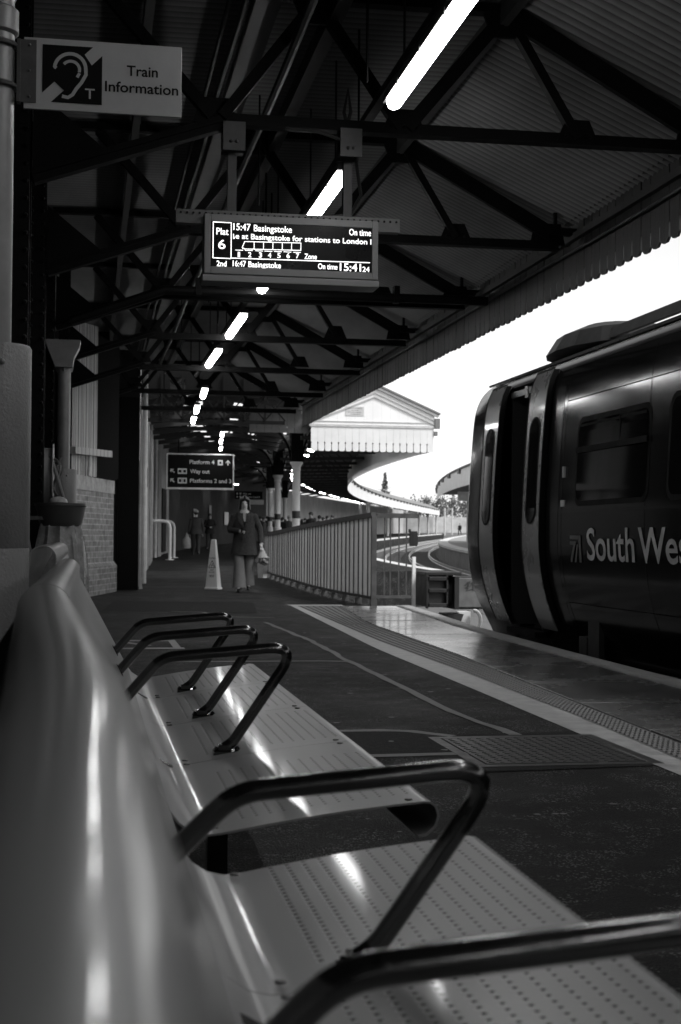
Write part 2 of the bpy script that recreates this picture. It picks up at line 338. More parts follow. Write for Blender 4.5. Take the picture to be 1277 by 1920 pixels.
def ribbon(pts, wd):
    """flat stroke of constant width along 2-D points -> polygon list"""
    L, Rr = [], []
    for i, p in enumerate(pts):
        a = pts[max(i-1, 0)]; b = pts[min(i+1, len(pts)-1)]; dx, dy = b[0]-a[0], b[1]-a[1]; l = sqrt(dx*dx+dy*dy) or 1
        nx, ny = -dy/l*wd/2, dx/l*wd/2
        L.append((p[0]+nx, p[1]+ny)); Rr.append((p[0]-nx, p[1]-ny))
    return L, Rr

# ================================================================== THE SETTING: platform, track bed, far platforms
def struct(o): return tag(o, kind='structure')
def edgeX(Y):                                   # right-hand edge of the ground we stand on
    if Y <= 20.6: return float(np.interp(Y, [-12, 9.5, 12.6, 15.5, 18, 20.6], [4.13, 4.13, 4.2, 4.3, 4.5, 4.68]))
    if Y < 34: return 4.12
    if Y < 38: return 4.12+(E(38)+.25-4.12)*(Y-34)/4
    return E(Y)+.25
ys = [-60, -30]+list(np.arange(-12, 20.6, .8))+[20.6, 20.62, 22]+list(np.arange(24, 34, 2))+[34, 35, 36, 37, 38, 40]+list(np.arange(44, 250, 6))
b = MB()
rows = [[(-3 if y < 50 else Wl(y)-1, y, gz(y)), (edgeX(y), y, gz(y)), (edgeX(y), y, gz(y)-1.0)] for y in ys]
b.strip(rows); struct(b.build('platform', M['asphalt']))
b = MB()
gy = list(np.arange(-40, 22, 20))+[22]+list(np.arange(40, 700, 30))
b.strip([[(-80, y, gz(y)-.97), (4, y, gz(y)-.97), (20, y, gz(y)-.97), (60, y, gz(y)-.97), (600, y, gz(y)-.97)] for y in gy]); struct(b.build('track_bed', M['ballast']))
# edge slabs, coping, tactile strip, white band
def ground_strip(name, m, ptsL, ptsR, z, n=40, th=None):
    b = MB(); rows = []
    for i in range(n+1):
        y = ptsL[0][1]+(ptsL[-1][1]-ptsL[0][1])*i/n
        yl = y; xl = float(np.interp(y, [p[1] for p in ptsL], [p[0] for p in ptsL])); xr = float(np.interp(y, [p[1] for p in ptsR], [p[0] for p in ptsR]))
        rows.append([(xl, yl, z+gz(y)), (xr, yl, z+gz(y))])
    b.strip(rows); return struct(b.build(name, m))
Lw = [(2.46, -10), (2.49, 5.7), (2.5, 7.0), (2.54, 9.6), (2.58, 12.7), (2.94, 20.8)]
Lt = [(2.64, -10), (2.66, 6.1), (2.73, 7.6), (2.78, 10.3), (2.79, 13.6), (3.02, 20.5)]
Rt = [(2.88, -10), (2.88, 6.6), (2.95, 8.2), (3.14, 11.9), (3.24, 16.3), (3.64, 20.5)]
Rs = [(edgeX(y)-.16, y) for y in np.arange(-10, 20.6, 1.3)]+[(4.5, 20.6)]
Re = [(edgeX(y)+.02, y) for y in np.arange(-10, 20.6, 1.3)]+[(4.69, 20.6)]
ground_strip('edge_line', M['white_line'], Lw, Lt, .004)
b = MB()                                        # return of the white band round the end of the tactile strip
b.add([(2.94, 20.55, .0045), (3.72, 20.55, .0045), (3.74, 20.95, .0045), (2.9, 20.95, .0045)], [(0, 1, 2, 3)]); struct(b.build('edge_line', M['white_line']))
# tactile slabs: real blisters
b = MB(); y = -1.
b.strip([[(float(np.interp(q, [p[1] for p in Lt], [p[0] for p in Lt])), q, .004), (float(np.interp(q, [p[1] for p in Rt], [p[0] for p in Rt])), q, .004)] for q in np.linspace(-10, 20.5, 60)])
yy = 4.2
while yy < 20.4:
    xl = float(np.interp(yy, [p[1] for p in Lt], [p[0] for p in Lt]))+.03; xr = float(np.interp(yy, [p[1] for p in Rt], [p[0] for p in Rt]))-.03
    n = 6 if yy < 16 else 7
    for k in range(n):
        x = xl+(xr-xl)*k/(n-1); rr_ = .0165
        ln = .0165 if yy < 11.2 else .034       # domes near the camera, bars towards the fence
        o = len(b.v)
        for (q, hz) in ((1.0, .004), (.8, .010), (.45, .012)):
            for j in range(6): b.v.append((x+rr_*q*cos(pi*j/3), yy+ln*q*sin(pi*j/3), hz))
        for l in range(2):
            for j in range(6): b.f.append((o+l*6+j, o+l*6+(j+1)%6, o+l*6+6+(j+1)%6, o+l*6+6+j))
        b.f.append(tuple(o+12+j for j in range(6)))
    yy += .067 if yy < 11.2 else .08
struct(b.build('tactile_paving', M['tact'], smooth=True))
b = MB()                                        # concrete edge slabs with open joints
yy = -10.
while yy < 20.5:
    y1 = min(yy+1.22, 20.58)
    xs = [float(np.interp(q, [p[1] for p in Rt], [p[0] for p in Rt]))+.012 for q in (yy, y1)]; xe = [edgeX(q)-.20 for q in (yy, y1)]
    z = .007+random.uniform(0, .003)
    b.prism([(xs[0], yy+.008, -.02), (xe[0], yy+.008, -.02), (xe[1], y1-.008, -.02), (xs[1], y1-.008, -.02)], (0, 0, .02+z)); yy = y1
struct(b.build('edge_slabs', M['slab'], bevel=.004))
b = MB()
for i in range(26):
    y0, y1 = -10+i*1.177, -10+(i+1)*1.177
    e0, e1 = edgeX(y0), edgeX(min(y1, 20.6))
    b.prism([(e0-.19, y0, -.10), (e0+.03, y0, -.10), (e1+.03, y1-.006, -.10), (e1-.19, y1-.006, -.10)], (0, 0, .113))
    for q in (.19, .165, .14): b.prism([(e0-q, y0, .0132), (e0-q+.008, y0, .0132), (e1-q+.008, y1-.006, .0132), (e1-q, y1-.006, .0132)], (0, 0, .004))
struct(b.build('platform_coping', M['coping'], bevel=.006))
# painted and tarred lines on the asphalt
def wavy(name, m, pts, wd, z, seed=0):
    rnd = random.Random(seed); L, R_ = [], []
    pp = []
    for a, c in zip(pts[:-1], pts[1:]):
        n = max(2, int(sqrt((a[0]-c[0])**2+(a[1]-c[1])**2)/.25))
        for i in range(n): pp.append((a[0]+(c[0]-a[0])*i/n+rnd.uniform(-.012, .012), a[1]+(c[1]-a[1])*i/n))
    pp.append(pts[-1]); 
    L, R_ = [], []
    for i, p in enumerate(pp):
        a_ = pp[max(i-1, 0)]; c_ = pp[min(i+1, len(pp)-1)]; dx, dy = c_[0]-a_[0], c_[1]-a_[1]; l = sqrt(dx*dx+dy*dy) or 1
        ww = wd*rnd.uniform(.75, 1.2)/2
        L.append((p[0]-dy/l*ww, p[1]+dx/l*ww, z)); R_.append((p[0]+dy/l*ww, p[1]-dx/l*ww, z))
    b = MB(); b.strip([[a, c] for a, c in zip(L, R_)]); return struct(b.build(name, m))
wavy('painted_line', M['faint_line'], [(2.06, 16.6), (2.14, 13.6), (2.09, 11.3), (2.10, 9.9), (2.08, 8.0), (2.16, 7.0)], .058, .004, 1)
wavy('painted_line', M['faint_line'], [(.6, 11.42), (1.86, 11.39), (2.1, 11.32)], .09, .004, 2)
wavy('painted_line', M['faint_line'], [(.7, 7.24), (1.5, 7.26), (1.67, 7.2), (1.83, 7.0)], .07, .004, 3)
wavy('painted_line', M['faint_line'], [(.7, 6.42), (1.33, 6.41), (1.75, 6.43)], .07, .004, 4)
wavy('painted_line', M['faint_line'], [(1.1, 19.1), (1.5, 18.9), (1.62, 17.8), (2.3, 17.6)], .06, .004, 5)
wavy('painted_line', M['faint_line'], [(.9, 30.6), (2.4, 30.9), (4.0, 30.6)], .5, .004, 6)
b = MB()                                        # white triangle marking near the wall
for a_, c_ in (((.30, 13.75), (.80, 13.75)), ((.80, 13.85), (.80, 12.72)), ((.30, 12.78), (.86, 12.78)), ((.3, 13.6), (.56, 13.1))):
    dx, dy = c_[0]-a_[0], c_[1]-a_[1]; l = sqrt(dx*dx+dy*dy); nx, ny = -dy/l*.035, dx/l*.08
    zz = .004+.0006*len(b.v)/4
    b.add([(a_[0]+nx, a_[1]+ny, zz), (a_[0]-nx, a_[1]-ny, zz), (c_[0]-nx, c_[1]-ny, zz), (c_[0]+nx, c_[1]+ny, zz)], [(0, 1, 2, 3)])
struct(b.build('floor_marking', M['white_line']))
b = MB(); b.add([(.62, 6.46, .003), (1.74, 6.46, .003), (1.80, 7.0, .003), (1.64, 7.2, .003), (.62, 7.22, .003)], [(0, 1, 2, 3, 4)]); struct(b.build('asphalt_patch', M['patch']))
b = MB(); b.add([(1.60, 5.9, .0035), (2.72, 6.0, .0035), (2.66, 7.12, .0035), (1.58, 7.02, .0035)], [(0, 1, 2, 3)]); struct(b.build('asphalt_patch', M['patch']))
b = MB(); b.add([(.2, 19.3, .003), (2.2, 18.6, .003), (2.5, 21.6, .003), (.4, 22.2, .003)], [(0, 1, 2, 3)]); struct(b.build('asphalt_patch', M['patch']))
rnd = random.Random(21); b = MB()
for k in range(110):
    x, y = rnd.uniform(.8, 2.5), 2+18*rnd.random()**1.6; rr_ = rnd.uniform(.008, .022); b.add([(x+rr_*rnd.uniform(.7, 1.2)*cos(a), y+rr_*rnd.uniform(.7, 1.2)*sin(a), .0042+k*1e-5) for a in np.linspace(0, 2*pi, 9)[:-1]], [tuple(range(8))])
tag(b.build('gum_spots', M['faint_line']), kind='stuff')
# access cover: studded iron plate in a frame
cv = empty('access_cover', (2.12, 6.5, 0), 'large studded iron cover plate set flush in the asphalt beside the bench', 'cover')
b = MB(); b.box(-.37, .37, -.40, .40, -.02, .006)
for i in range(15):
    for j in range(16):
        x, y = -.34+i*.0486, -.37+j*.0493
        b.bar((x-.009, y-.009 if (i+j) % 2 else y+.009, .006), (x+.009, y+.009 if (i+j) % 2 else y-.009, .006), .007, .004)
b.build('plate', M['iron'], cv)
b = MB()
for q in ((-.43, .43, -.47, -.41), (-.43, .43, .41, .47), (-.43, -.38, -.409, .409), (.38, .43, -.409, .409)): b.box(*q, -.02, .005)
b.build('frame', M['coping'] if False else M['iron'], cv)
# far island platform and the through platform opposite
def ix(Y): return E(Y)+6.1
yy = list(np.arange(40, 300, 6))
b = MB(); b.strip([[(ix(y), y, gz(y)-.97), (ix(y)+.02, y, gz(y)-.01), (ix(y)+6, y, gz(y)-.01)] for y in yy]); 
b.add([(ix(40), 40, -.9), (ix(40)+6, 40, -.9), (ix(40)+6, 40, gz(40)-.01), (ix(40), 40, gz(40)-.01)], [(0, 1, 2, 3)])
struct(b.build('island_platform', M['stone']))
b = MB(); b.strip([[(ix(y)-.05, y, gz(y)+.01), (ix(y)+.75, y, gz(y)+.01)] for y in yy]); b.strip([[(ix(y)-.05, y, gz(y)-.12), (ix(y)-.05, y, gz(y)+.01)] for y in yy]); struct(b.build('island_platform_coping', M['white']))
b = MB(); b.strip([[(ix(y)+.76, y, gz(y)+.006), (ix(y)+5.9, y, gz(y)+.006)] for y in yy]); struct(b.build('island_platform_surface', M['coping']))
b = MB(); yy2 = list(np.arange(38, 246, 4)); b.strip([[(E(y)-.1, y, gz(y)+.006), (E(y)+.28, y, gz(y)+.006), (E(y)+.28, y, gz(y)-.12)] for y in yy2]); struct(b.build('through_platform_coping', M['white']))
# rails
def track(off, y0, y1, straight=None, name='railway_track'):
    yq = list(np.arange(y0, y1, 3.)); 
    cx = (lambda y: straight) if straight is not None else (lambda y: E(y)+off)
    b = MB()
    for s_ in (-.72, .72):
        rows = []
        for y in yq:
            z = gz(y)-.965; x = cx(y)+s_
            rows.append([(x-.07, y, z), (x-.015, y, z+.03), (x-.015, y, z+.11), (x-.036, y, z+.115), (x-.036, y, z+.155), (x+.036, y, z+.155), (x+.036, y, z+.115), (x+.015, y, z+.11), (x+.015, y, z+.03), (x+.07, y, z)])
        b.strip(rows)
    o = struct(b.build(name, M['rail']))
    b = MB(); y = y0
    while y < min(y1, 140):
        x = cx(y); b.box(x-1.25, x+1.25, y-.12, y+.12, gz(y)-.99, gz(y)-.95); y += .7
    b.build('sleepers', M['sleeper'], o); return o
track(0, -14, 26, 5.72); track(1.55, 30, 236); track(4.6, 30, 236)

# ================================================================== THE NEAR CANOPY: roof, trusses, stanchions, valance
TRY = [-.6, 2.57, 5.73, 8.9, 12.05, 15.25, 18.2, 21.4, 24.9, 28.2]
canopy = empty('platform_canopy', (4.2, 8.9, 3.6), 'long dark platform canopy of steel trusses under corrugated sheet with a toothed edge', 'canopy')
def ch(mb, name, m, **k):
    o = mb.build(name, m, canopy, **k); o.matrix_parent_inverse = canopy.matrix_world.inverted() if False else Matrix.Translation((-4.2, -8.9, -3.6)); return o
def corr(x0, z0, x1, z1, ya, yb, pitch=.098, amp=.026, nx=2):
    b = MB(); n = int((yb-ya)/pitch*6); rows = []
    for i in range(n+1):
        y = ya+(yb-ya)*i/n; h = amp*sin(2*pi*(y-ya)/pitch)
        rows.append([(x0+(x1-x0)*k/nx, y, z0+(z1-z0)*k/nx+h) for k in range(nx+1)])
    b.strip(rows); return b
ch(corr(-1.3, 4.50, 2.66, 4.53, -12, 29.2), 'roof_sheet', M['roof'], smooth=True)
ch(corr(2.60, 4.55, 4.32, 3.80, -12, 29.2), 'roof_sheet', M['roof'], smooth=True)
b = MB(); b.box(-1.6, 2.7, -60, 29.2, 4.62, 4.64); b.add([(2.7, -60, 4.64), (4.34, -60, 3.9), (4.34, 29.2, 3.9), (2.7, 29.2, 4.64)], [(0, 1, 2, 3)]); ch(b, 'roof_covering', M['wall_dark'])
for Y in TRY:
    t = 3.60-.0075*max(0, min(Y, 22)-8.9); b = MB(); dl = t-3.60
    def st(x0, z0, x1, z1, wd=.07, dp=.07): b.bar((x0, Y, z0), (x1, Y, z1), dp, wd, (0, 0, 1))
    if Y > 22: z_off = gz(Y)
    else: z_off = 0
    # tie: two angles back to back
    b.box(.72, 4.08, Y-.05, Y+.05, t-.012, t+.0); b.box(.72, 4.08, Y-.008, Y+.008, t+.0, t+.07)
    st(-.36, 3.20, .80, 3.60, .085, .09)
    st(-.36, 3.21, .80, 3.605, .012, .15)
    st(.05, 4.40, .74, 3.64); st(.80, 3.64, 1.38, 4.40); st(1.40, 4.42, 1.95, 3.64); st(1.99, 3.64, 2.64, 4.42, .085); st(2.66, 4.42, 3.14, 3.64, .06)
    st(2.62, 4.46, 4.02, 3.70, .13, .05); st(-.4, 4.43, 2.66, 4.45, .06, .09)
    b.box(4.0, 4.24, Y-.04, Y+.04, 3.70, 3.76); b.prism([(3.82, Y-.01, 3.61), (4.14, Y-.01, 3.61), (4.10, Y-.01, 3.80), (3.86, Y-.01, 3.80)], (0, .02, 0))
    for gx, zz, up in ((.76, 3.6, 1), (1.97, 3.6, 1), (3.14, 3.6, 1), (1.39, 4.43, -1), (2.64, 4.43, -1)):
        b.prism([(gx-.15, Y-.012, zz), (gx+.15, Y-.012, zz), (gx+.08, Y-.012, zz+up*.16), (gx-.08, Y-.012, zz+up*.16)], (0, .024, 0))
        for q in (-.08, 0, .08): b.ball((gx+q, Y-.014, zz+up*.05), .014, n=6, m=4)
    b.bar((4.05, Y, 3.76), (4.05, Y, 3.9), .03, .03)
    # curved gusset where bracket meets stanchion
    b.prism([(-.36, Y-.01, 3.22), (.1, Y-.01, 3.38), (-.36, Y-.01, 3.75)], (0, .02, 0))
    ch(b, 'truss', M['steel'])
for x, z, wd, hh in ((2.63, 4.42, .06, .15), (1.52, 4.36, .09, .13), (.35, 4.40, .06, .12)):
    b = MB(); b.box(x-wd/2, x+wd/2, -4, 29, z-hh/2, z+hh/2); ch(b, 'purlin', M['purlin'])
# valance: separate boards with gaps near the lower ends, a rail and cover strip behind
def valance_part(y0, y1, slot, lift):
    b = MB(); y = y0; rnd = random.Random(3)
    while y < y1:
        wv = .178; z0 = 3.24+lift+rnd.uniform(-.006, .006); g_ = .016 if slot < .3 else .034
        x = 4.25+rnd.uniform(-.004, .004)
        pts = [(x, y+.004, 3.82), (x, y+.004, z0+slot), (x, y+.004+g_/2, z0+slot-.02), (x, y+.004+g_/2, z0+.03), (x, y+.05, z0), (x, y+wv-.05, z0), (x, y+wv-g_/2, z0+.03), (x, y+wv-g_/2, z0+slot-.02), (x, y+wv, z0+slot), (x, y+wv, 3.82)]
        b.prism(pts, (.022, 0, 0)); y += .186
    return b
ch(valance_part(-30, 15.4, .16, 0), 'valance', M['valance']); ch(valance_part(15.5, 28.4, .24, .0), 'valance', M['valance'])
b = MB(); b.box(4.20, 4.25, -30, 28.4, 3.66, 3.72); b.box(4.272, 4.40, -30, 28.4, 3.72, 3.82); b.box(4.20, 4.25, -4, 28.4, 3.84, 3.96); ch(b, 'valance_rail', M['purlin'])
b = MB(); b.tube([(4.21, y, 3.56+.006*sin(y)) for y in np.arange(-4, 28, .5)], .012, 6); ch(b, 'valance_cable', M['cable'])
# stanchions: riveted plate columns down the left side
for Y in TRY:
    if Y > 20: continue
    b = MB(); x = -.37 if Y < 17 else (-.25 if Y < 20 else .30)
    b.box(x-.14, x, Y-.16, Y-.135, 0, 4.4); b.box(x-.14, x, Y+.135, Y+.16, 0, 4.4); b.box(x-.08, x-.065, Y-.135, Y+.135, 0, 4.4)
    z = .2
    while z < 4.3:
        for q in (-.167,): b.ball((x-.02, Y+q, z), .015, n=6, m=4); b.ball((x-.11, Y+q, z), .015, n=6, m=4)
        z += .105
    ch(b, 'stanchion', M['steel'])
# pipes, conduits and hanging rods under the roof
b = MB(); b.bar((1.05, -4, 4.28), (1.05, 27, 4.28), .16, .02)
for i in range(120): b.box(.97, 1.13, -4+i*.26, -4+i*.26+.02, 4.29, 4.31)
b.bar((.97, -4, 4.31), (.97, 27, 4.31), .01, .06); b.bar((1.13, -4, 4.31), (1.13, 27, 4.31), .01, .06); ch(b, 'cable_tray', M['bracket'])
b = MB(); b.tube([(.88, y, 4.18+.02*sin(y*2)) for y in np.arange(-4, 27, .6)], .02, 7); b.tube([(.80, y, 4.22) for y in np.arange(-4, 27, 3)], .016, 7); b.tube([(1.25, y, 4.12+.02*cos(y)) for y in np.arange(-4, 27, .6)], .03, 8); ch(b, 'conduit', M['trunk'])
for i, Y in enumerate(np.arange(6.4, 26, 1.58)):
    b = MB(); b.tube([(1.30+.25*(i % 3), Y, 3.62), (1.30+.25*(i % 3), Y, 4.5)], .008, 5); ch(b, 'hanger_rod', M['steel'])
b = MB(); b.tube([(-.2, 14.75, 3.2), (.75, 14.75, 3.55), (4.2, 14.75, 3.56)], .05, 9)
for x in (1.1, 3.2): b.box(x-.03, x+.03, 14.7, 14.8, 3.5, 3.68)
ch(b, 'cross_pipe', M['steel'])

# ================================================================== LIGHT FITTINGS
def tube_light(x, y, z, L, label, group=None, rz=0, detail=True):
    t = empty('tube_light', (x, y, z), label, 'light', group, rz)
    b = MB(); b.box(-.05, .05, -.06, L+.06, .026, .075)
    if detail:
        for q in (.2, .5, .8): b.box(-.056, .056, L*q-.012, L*q+.012, .012, .05)
    b.build('housing', M['housing'], t)
    b = MB(); prof = [(-.062, .03), (-.062, .0), (-.045, -.03), (0, -.042), (.045, -.03), (.062, .0), (.062, .03)]
    prof = [(a*.74, c*.85) for a, c in prof]
    rows = [[(px*.55, .0, .02+pz*.4) for px, pz in prof]]+[[(px*k, yq, pz) for px, pz in prof] for yq, k in ((.012, .85), (.04, 1), (L-.04, 1), (L-.012, .85))]+[[(px*.55, L, .02+pz*.4) for px, pz in prof]]
    b.strip(rows); b.build('diffuser', M['tube'], t, smooth=True); return t
LX = 1.755; LZ = 3.575
near = [(-6.3, None), (-3.1, None), (.07, None), (3.24, None), (6.42, 'long lit tube light running out of the top of the photograph'), (9.92, 'lit tube light just above the departure display, its far end behind it'),
        (13.15, 'lit tube light whose end shows just below the departure display'), (16.46, 'larger of the two clear lit tubes well below the departure display'), (19.62, 'lit tube light hanging straight above the end of the vertical drop cable')]
for y, lb in near:
    tube_light(LX, y, LZ, 1.80, lb or 'lit tube light overhead behind the camera, in line with the row above the bench', 'tube lights in the near row')
b = MB(); b.box(LX-.03, LX+.03, -8, 24, LZ+.12, LZ+.17)
for y, _ in near:
    for q in (.3, 1.5): b.tube([(LX, y+q, LZ+.07), (LX, y+q, LZ+.12)], .012, 5); b.tube([(LX, y+q, LZ+.17), (LX, y+q, 4.5)], .007, 5)
tag(b.build('light_trunking', M['trunk']), 'straight dark metal trunking that carries the near row of tube lights', 'trunking')
for (px, py), lb in zip(((379, 738), (366, 768), (360, 788)), ('first short lit tube light left above the way out sign', 'middle one of the three short lit tubes left above the way out sign', 'lowest of the three short lit tubes left above the way out sign')):
    p = G(px, py, 3.38); tube_light(p.x, p.y-.6, p.z, 1.2, lb, 'tube lights in the near row', -.05)
for i, ((px, py), lb) in enumerate(zip(((413, 815), (411, 828), (411, 841)), ('top light of the column of three above the right of the way out sign', 'middle light of the column of three above the right of the way out sign', 'bottom light of the column of three, touching the way out sign edge'))):
    p = G(px, py, 3.75); tube_light(p.x, p.y-.7, p.z, 1.4, lb, 'tube lights in the far hall', -.08, False)
chain = [(300,497),(275,525),(207,612),(200,635),(200,655),(208,670),(260,695),(285,707),(305,717),(322,725),(343,733),(365,740),(385,745),(407,750),(425,756),(443,762),(463,766),(483,771),(500,776),(517,780),(533,785),(550,788),(565,792),(580,796),(600,800)]
special = {0: 'small lit light tucked under the left corner of the white gable', 1: 'oval lit light just right of the first white column capital', 2: 'topmost of the bright dots left of the first white column', 3: 'second bright dot down left of the first white column', 4: 'third bright dot down left of the first white column', 5: 'lowest bright dot left of the first white column'}
for i, (a, c) in enumerate(chain):
    p = G(480+.329*a, 680+.329*c, 3.75); tube_light(p.x, p.y, p.z, .7, special.get(i, 'distant bright dot in the long curved row of lights under the far canopy'), 'lights in the long curved row', -.35, False)
for (px, py) in ((440, 908), (449, 916), (444, 929), (456, 931), (469, 935), (479, 938), (494, 941), (503, 943), (516, 945), (528, 947), (545, 950), (563, 948), (570, 951)):
    p = G(px, py, 3.75); tube_light(p.x, p.y, p.z, .7, 'distant bright dot in the lower row of lights behind the way out sign and columns', 'lights in the lower far row', -.4, False)

# ================================================================== BENCHES
def bench_profile():
    """(x, z) from the front curl over the seat and up the back to the rolled top; also metres along the sheet"""
    p = []
    p += [(.655, .405), (.672, .408), (.690, .425), (.697, .447), (.692, .466), (.680, .4755), (.665, .477)]
    for i in range(1, 9): p.append((.665-.40*i/8, .477-.051*i/8+.005*sin(pi*i/8)))
    p += [(.235, .423), (.205, .430), (.180, .447), (.163, .470)]
    for i in range(1, 7): p.append((.163-.195*i/6, .470+.365*i/6))
    c = (-.079, .857); rr = .052
    for i in range(0, 13):
        a = radians(28+178*i/12); p.append((c[0]+rr*cos(a), c[1]+rr*sin(a)))
    p += [(-.133, .82), (-.129, .79)]
    return p
PROF = bench_profile()
def bench_sheet(name, y0, y1, m, parent, idx0, idx1, top_dx=0., top_dz=0., twist=0.):
    pr = PROF[idx0:idx1]; th = .004
    pr = [(x+top_dx*max(0, min(1, (z-.45)/.4)), z+top_dz*max(0, min(1, (z-.45)/.4))) for x, z in pr]
    b = MB(); n = len(pr)
    ins = []
    for i in range(n):
        a = pr[max(i-1, 0)]; c = pr[min(i+1, n-1)]; dx, dz = c[0]-a[0], c[1]-a[1]; l = sqrt(dx*dx+dz*dz)
        ins.append((pr[i][0]-dz/l*-th*-1 if False else pr[i][0]+dz/l*-th*-1*-1, pr[i][1]+dx/l*th))
    NY = max(2, int((y1-y0)/.25)); rows = []
    for k in range(NY+1):
        y = y0+(y1-y0)*k/NY; sk = twist*max(0, min(1, (2.75-y)/1.75)); f = lambda x, z: (x+sk*max(0, min(1, (z-.45)/.4)), y, z)
        rows.append([f(x, z) for x, z in pr]+[f(x, z) for x, z in ins[::-1]]+[f(*pr[0])])
    b.strip(rows)
    o0 = len(b.v)
    for k in (0, NY):
        y = y0 if k == 0 else y1
        sk = twist*max(0, min(1, (2.75-y)/1.75)); f = lambda x, z: (x+sk*max(0, min(1, (z-.45)/.4)), y, z)
        b.strip([[f(x, z) for x, z in pr], [f(x, z) for x, z in ins]])
    ob = b.build(name, m, parent, smooth=True)
    me = ob.data; uvl = me.uv_layers.new(name='sheet'); s_ = [0]
    for i in range(1, n): s_.append(s_[-1]+sqrt((pr[i][0]-pr[i-1][0])**2+(pr[i][1]-pr[i-1][1])**2))
    look = {}
    for i in range(n): look[(round(pr[i][0], 5), round(pr[i][1], 5))] = s_[i]; look[(round(ins[i][0], 5), round(ins[i][1], 5))] = s_[i]
    for lp in me.loops:
        c = me.vertices[lp.vertex_index].co
        uvl.data[lp.index].uv = (look.get((round(c.x, 5), round(c.z, 5)), 0), c.y-y0)
    return ob
SEAT_END = 17                                   # profile index where the seat turns into the back
def armrest(parent, y, dz=0.):
    def fil(pts, rr):                            # round the corners of a polyline
        outp = [pts[0]]
        for i in range(1, len(pts)-1):
            a, p_, c = Vector(pts[i-1]), Vector(pts[i]), Vector(pts[i+1]); k = rr[i-1]
            d1 = (a-p_).normalized(); d2 = (c-p_).normalized(); A = p_+d1*k; C_ = p_+d2*k
            for t in np.linspace(0, 1, 8): outp.append(tuple(A*(1-t)**2+p_*2*t*(1-t)+C_*t*t))
        outp.append(pts[-1]); return outp
    pts = [(.100, y, .585), (.19, y, .688+dz), (.545, y, .716+dz), (.375, y, .465), (.352, y, .452)]
    b = MB(); b.tube(fil(pts, (.035, .08, .02)), .0145, 12)
    a = b.build('armrest', M['armblack'], parent, smooth=True)
    b = MB(); b.box(.325, .395, y-.02, y+.02, .432, .446); b.box(.338, .372, y-.014, y+.014, .446, .462); b.ball((.333, y, .449), .008, n=6, m=4); b.ball((.388, y, .449), .008, n=6, m=4)
    b.build('foot_plate', M['armblack'], a, bevel=.002)
    b = MB(); b.lathe([(.028, 0), (.028, .006), (.018, .01)], (0, 0, 0), 12); fl = b.build('back_plate', M['armblack'], a)
    fl.location = (.094, y, .583); fl.rotation_euler = (0, radians(62), 0)
    return a
def bench(name, label, y0, y1, seams, arms, loc=(0, 0, 0), rz=0, by1=None, skew=0.):
    t = empty(name, loc, label, 'bench', 'perforated steel benches on the platform', rz)
    cuts = [y0]+seams+[y1]
    for a, c in zip(cuts[:-1], cuts[1:]):
        s_ = bench_sheet('seat', a+.0015, c-.0015, M['steelseat'], t, 0, SEAT_END+2)
        for q in (a+.03, c-.03):
            for x, z in ((.64, .4745), (.25, .4285)): b = MB(); b.lathe([(.008, 0), (.008, .003), (.005, .004)], (x, q, z), 10); b.build('bolt', M['fix'], s_)
    bk = bench_sheet('backrest', y0, by1 or y1, M['seatplain'], t, SEAT_END+1, len(PROF), twist=skew)
    b = MB(); b.box(.30, .36, y0+.45, y1-.45, .36, .41); b.build('beam', M['armblack'], t)
    for q in (y0+.8, y1-.8):
        b = MB(); b.box(.30, .35, q-.03, q+.03, .02, .36); b.box(.05, .60, q-.035, q+.035, .005, .02); b.bar((.31, q, .35), (.10, q, .47), .04); b.build('leg', M['armblack'], t)
    for y in arms: armrest(t, y, -.016 if skew else 0.)
    return t
bench('platform_bench', 'perforated steel bench nearest the camera, its rolled back blurred at the left edge', -1.2, 2.44, [-.40, .33, 1.06, 1.79], [-.34, .38, 1.06, 1.83], by1=2.75, skew=.068)
bench('platform_bench', 'perforated steel bench beyond the gap, with three black armrests in view', 2.77, 5.88, [3.62, 4.37, 5.12], [3.70, 4.45, 5.20])
b3 = bench('platform_bench', 'bench beyond facing the wall, only the open end of its rolled back showing', -1.6, 1.6, [-.8, 0, .8], [-.7, .1, .9], (-.245, 7.0, .055), pi)

# ================================================================== DEPARTURE DISPLAY
DY = 8.9
d_ = empty('departure_display', (1.25, DY, 2.6), 'hanging departure display in a grey case with white lettering for platform 6', 'display')
def chd(mb, name, m, parent=None, **k):
    o = mb.build(name, m, parent or d_, **k)
    if not parent: o.matrix_parent_inverse = Matrix.Translation(-d_.location)
    return o
dx0, dx1, dz0, dz1 = .697, 1.808, 2.622, 3.027
b = MB(); b.box(dx0, dx1, DY+.01, DY+.17, dz0, dz1); case = chd(b, 'casing', M['casing'], bevel=.012)
b = MB(); b.box(dx0+.0, dx0+.04, DY-.012, DY+.012, dz0+.03, dz1); b.box(dx1-.04, dx1, DY-.012, DY+.012, dz0+.03, dz1); b.box(dx0+.04, dx1-.04, DY-.012, DY+.012, dz1-.045, dz1); b.box(dx0+.04, dx1-.04, DY-.012, DY+.012, dz0+.03, dz0+.075); chd(b, 'bezel', M['casing'], bevel=.004)
b = MB(); b.box(dx0-.012, dx1+.006, DY-.02, DY+.165, dz0-.02, dz0+.024); chd(b, 'bottom_tray', M['casing'], bevel=.006)
b = MB(); b.box(dx0+.035, dx1-.035, DY-.004, DY+.008, dz0+.07, dz1-.04); scr = chd(b, 'screen', M['screen'])
b = MB(); b.box(.522, 1.958, DY+.03, DY+.05, 2.972, 3.058); b.box(.522, 1.958, DY+.05, DY+.10, 2.972, 2.982)
for i in range(36):
    if not 3 < i < 4: b.lathe([(.0075, -.004), (.0075, .0)], (.55+i*.0395, DY+.028, 3.036), 8, axis=1)
chd(b, 'mounting_channel', M['bracket'])
b = MB()
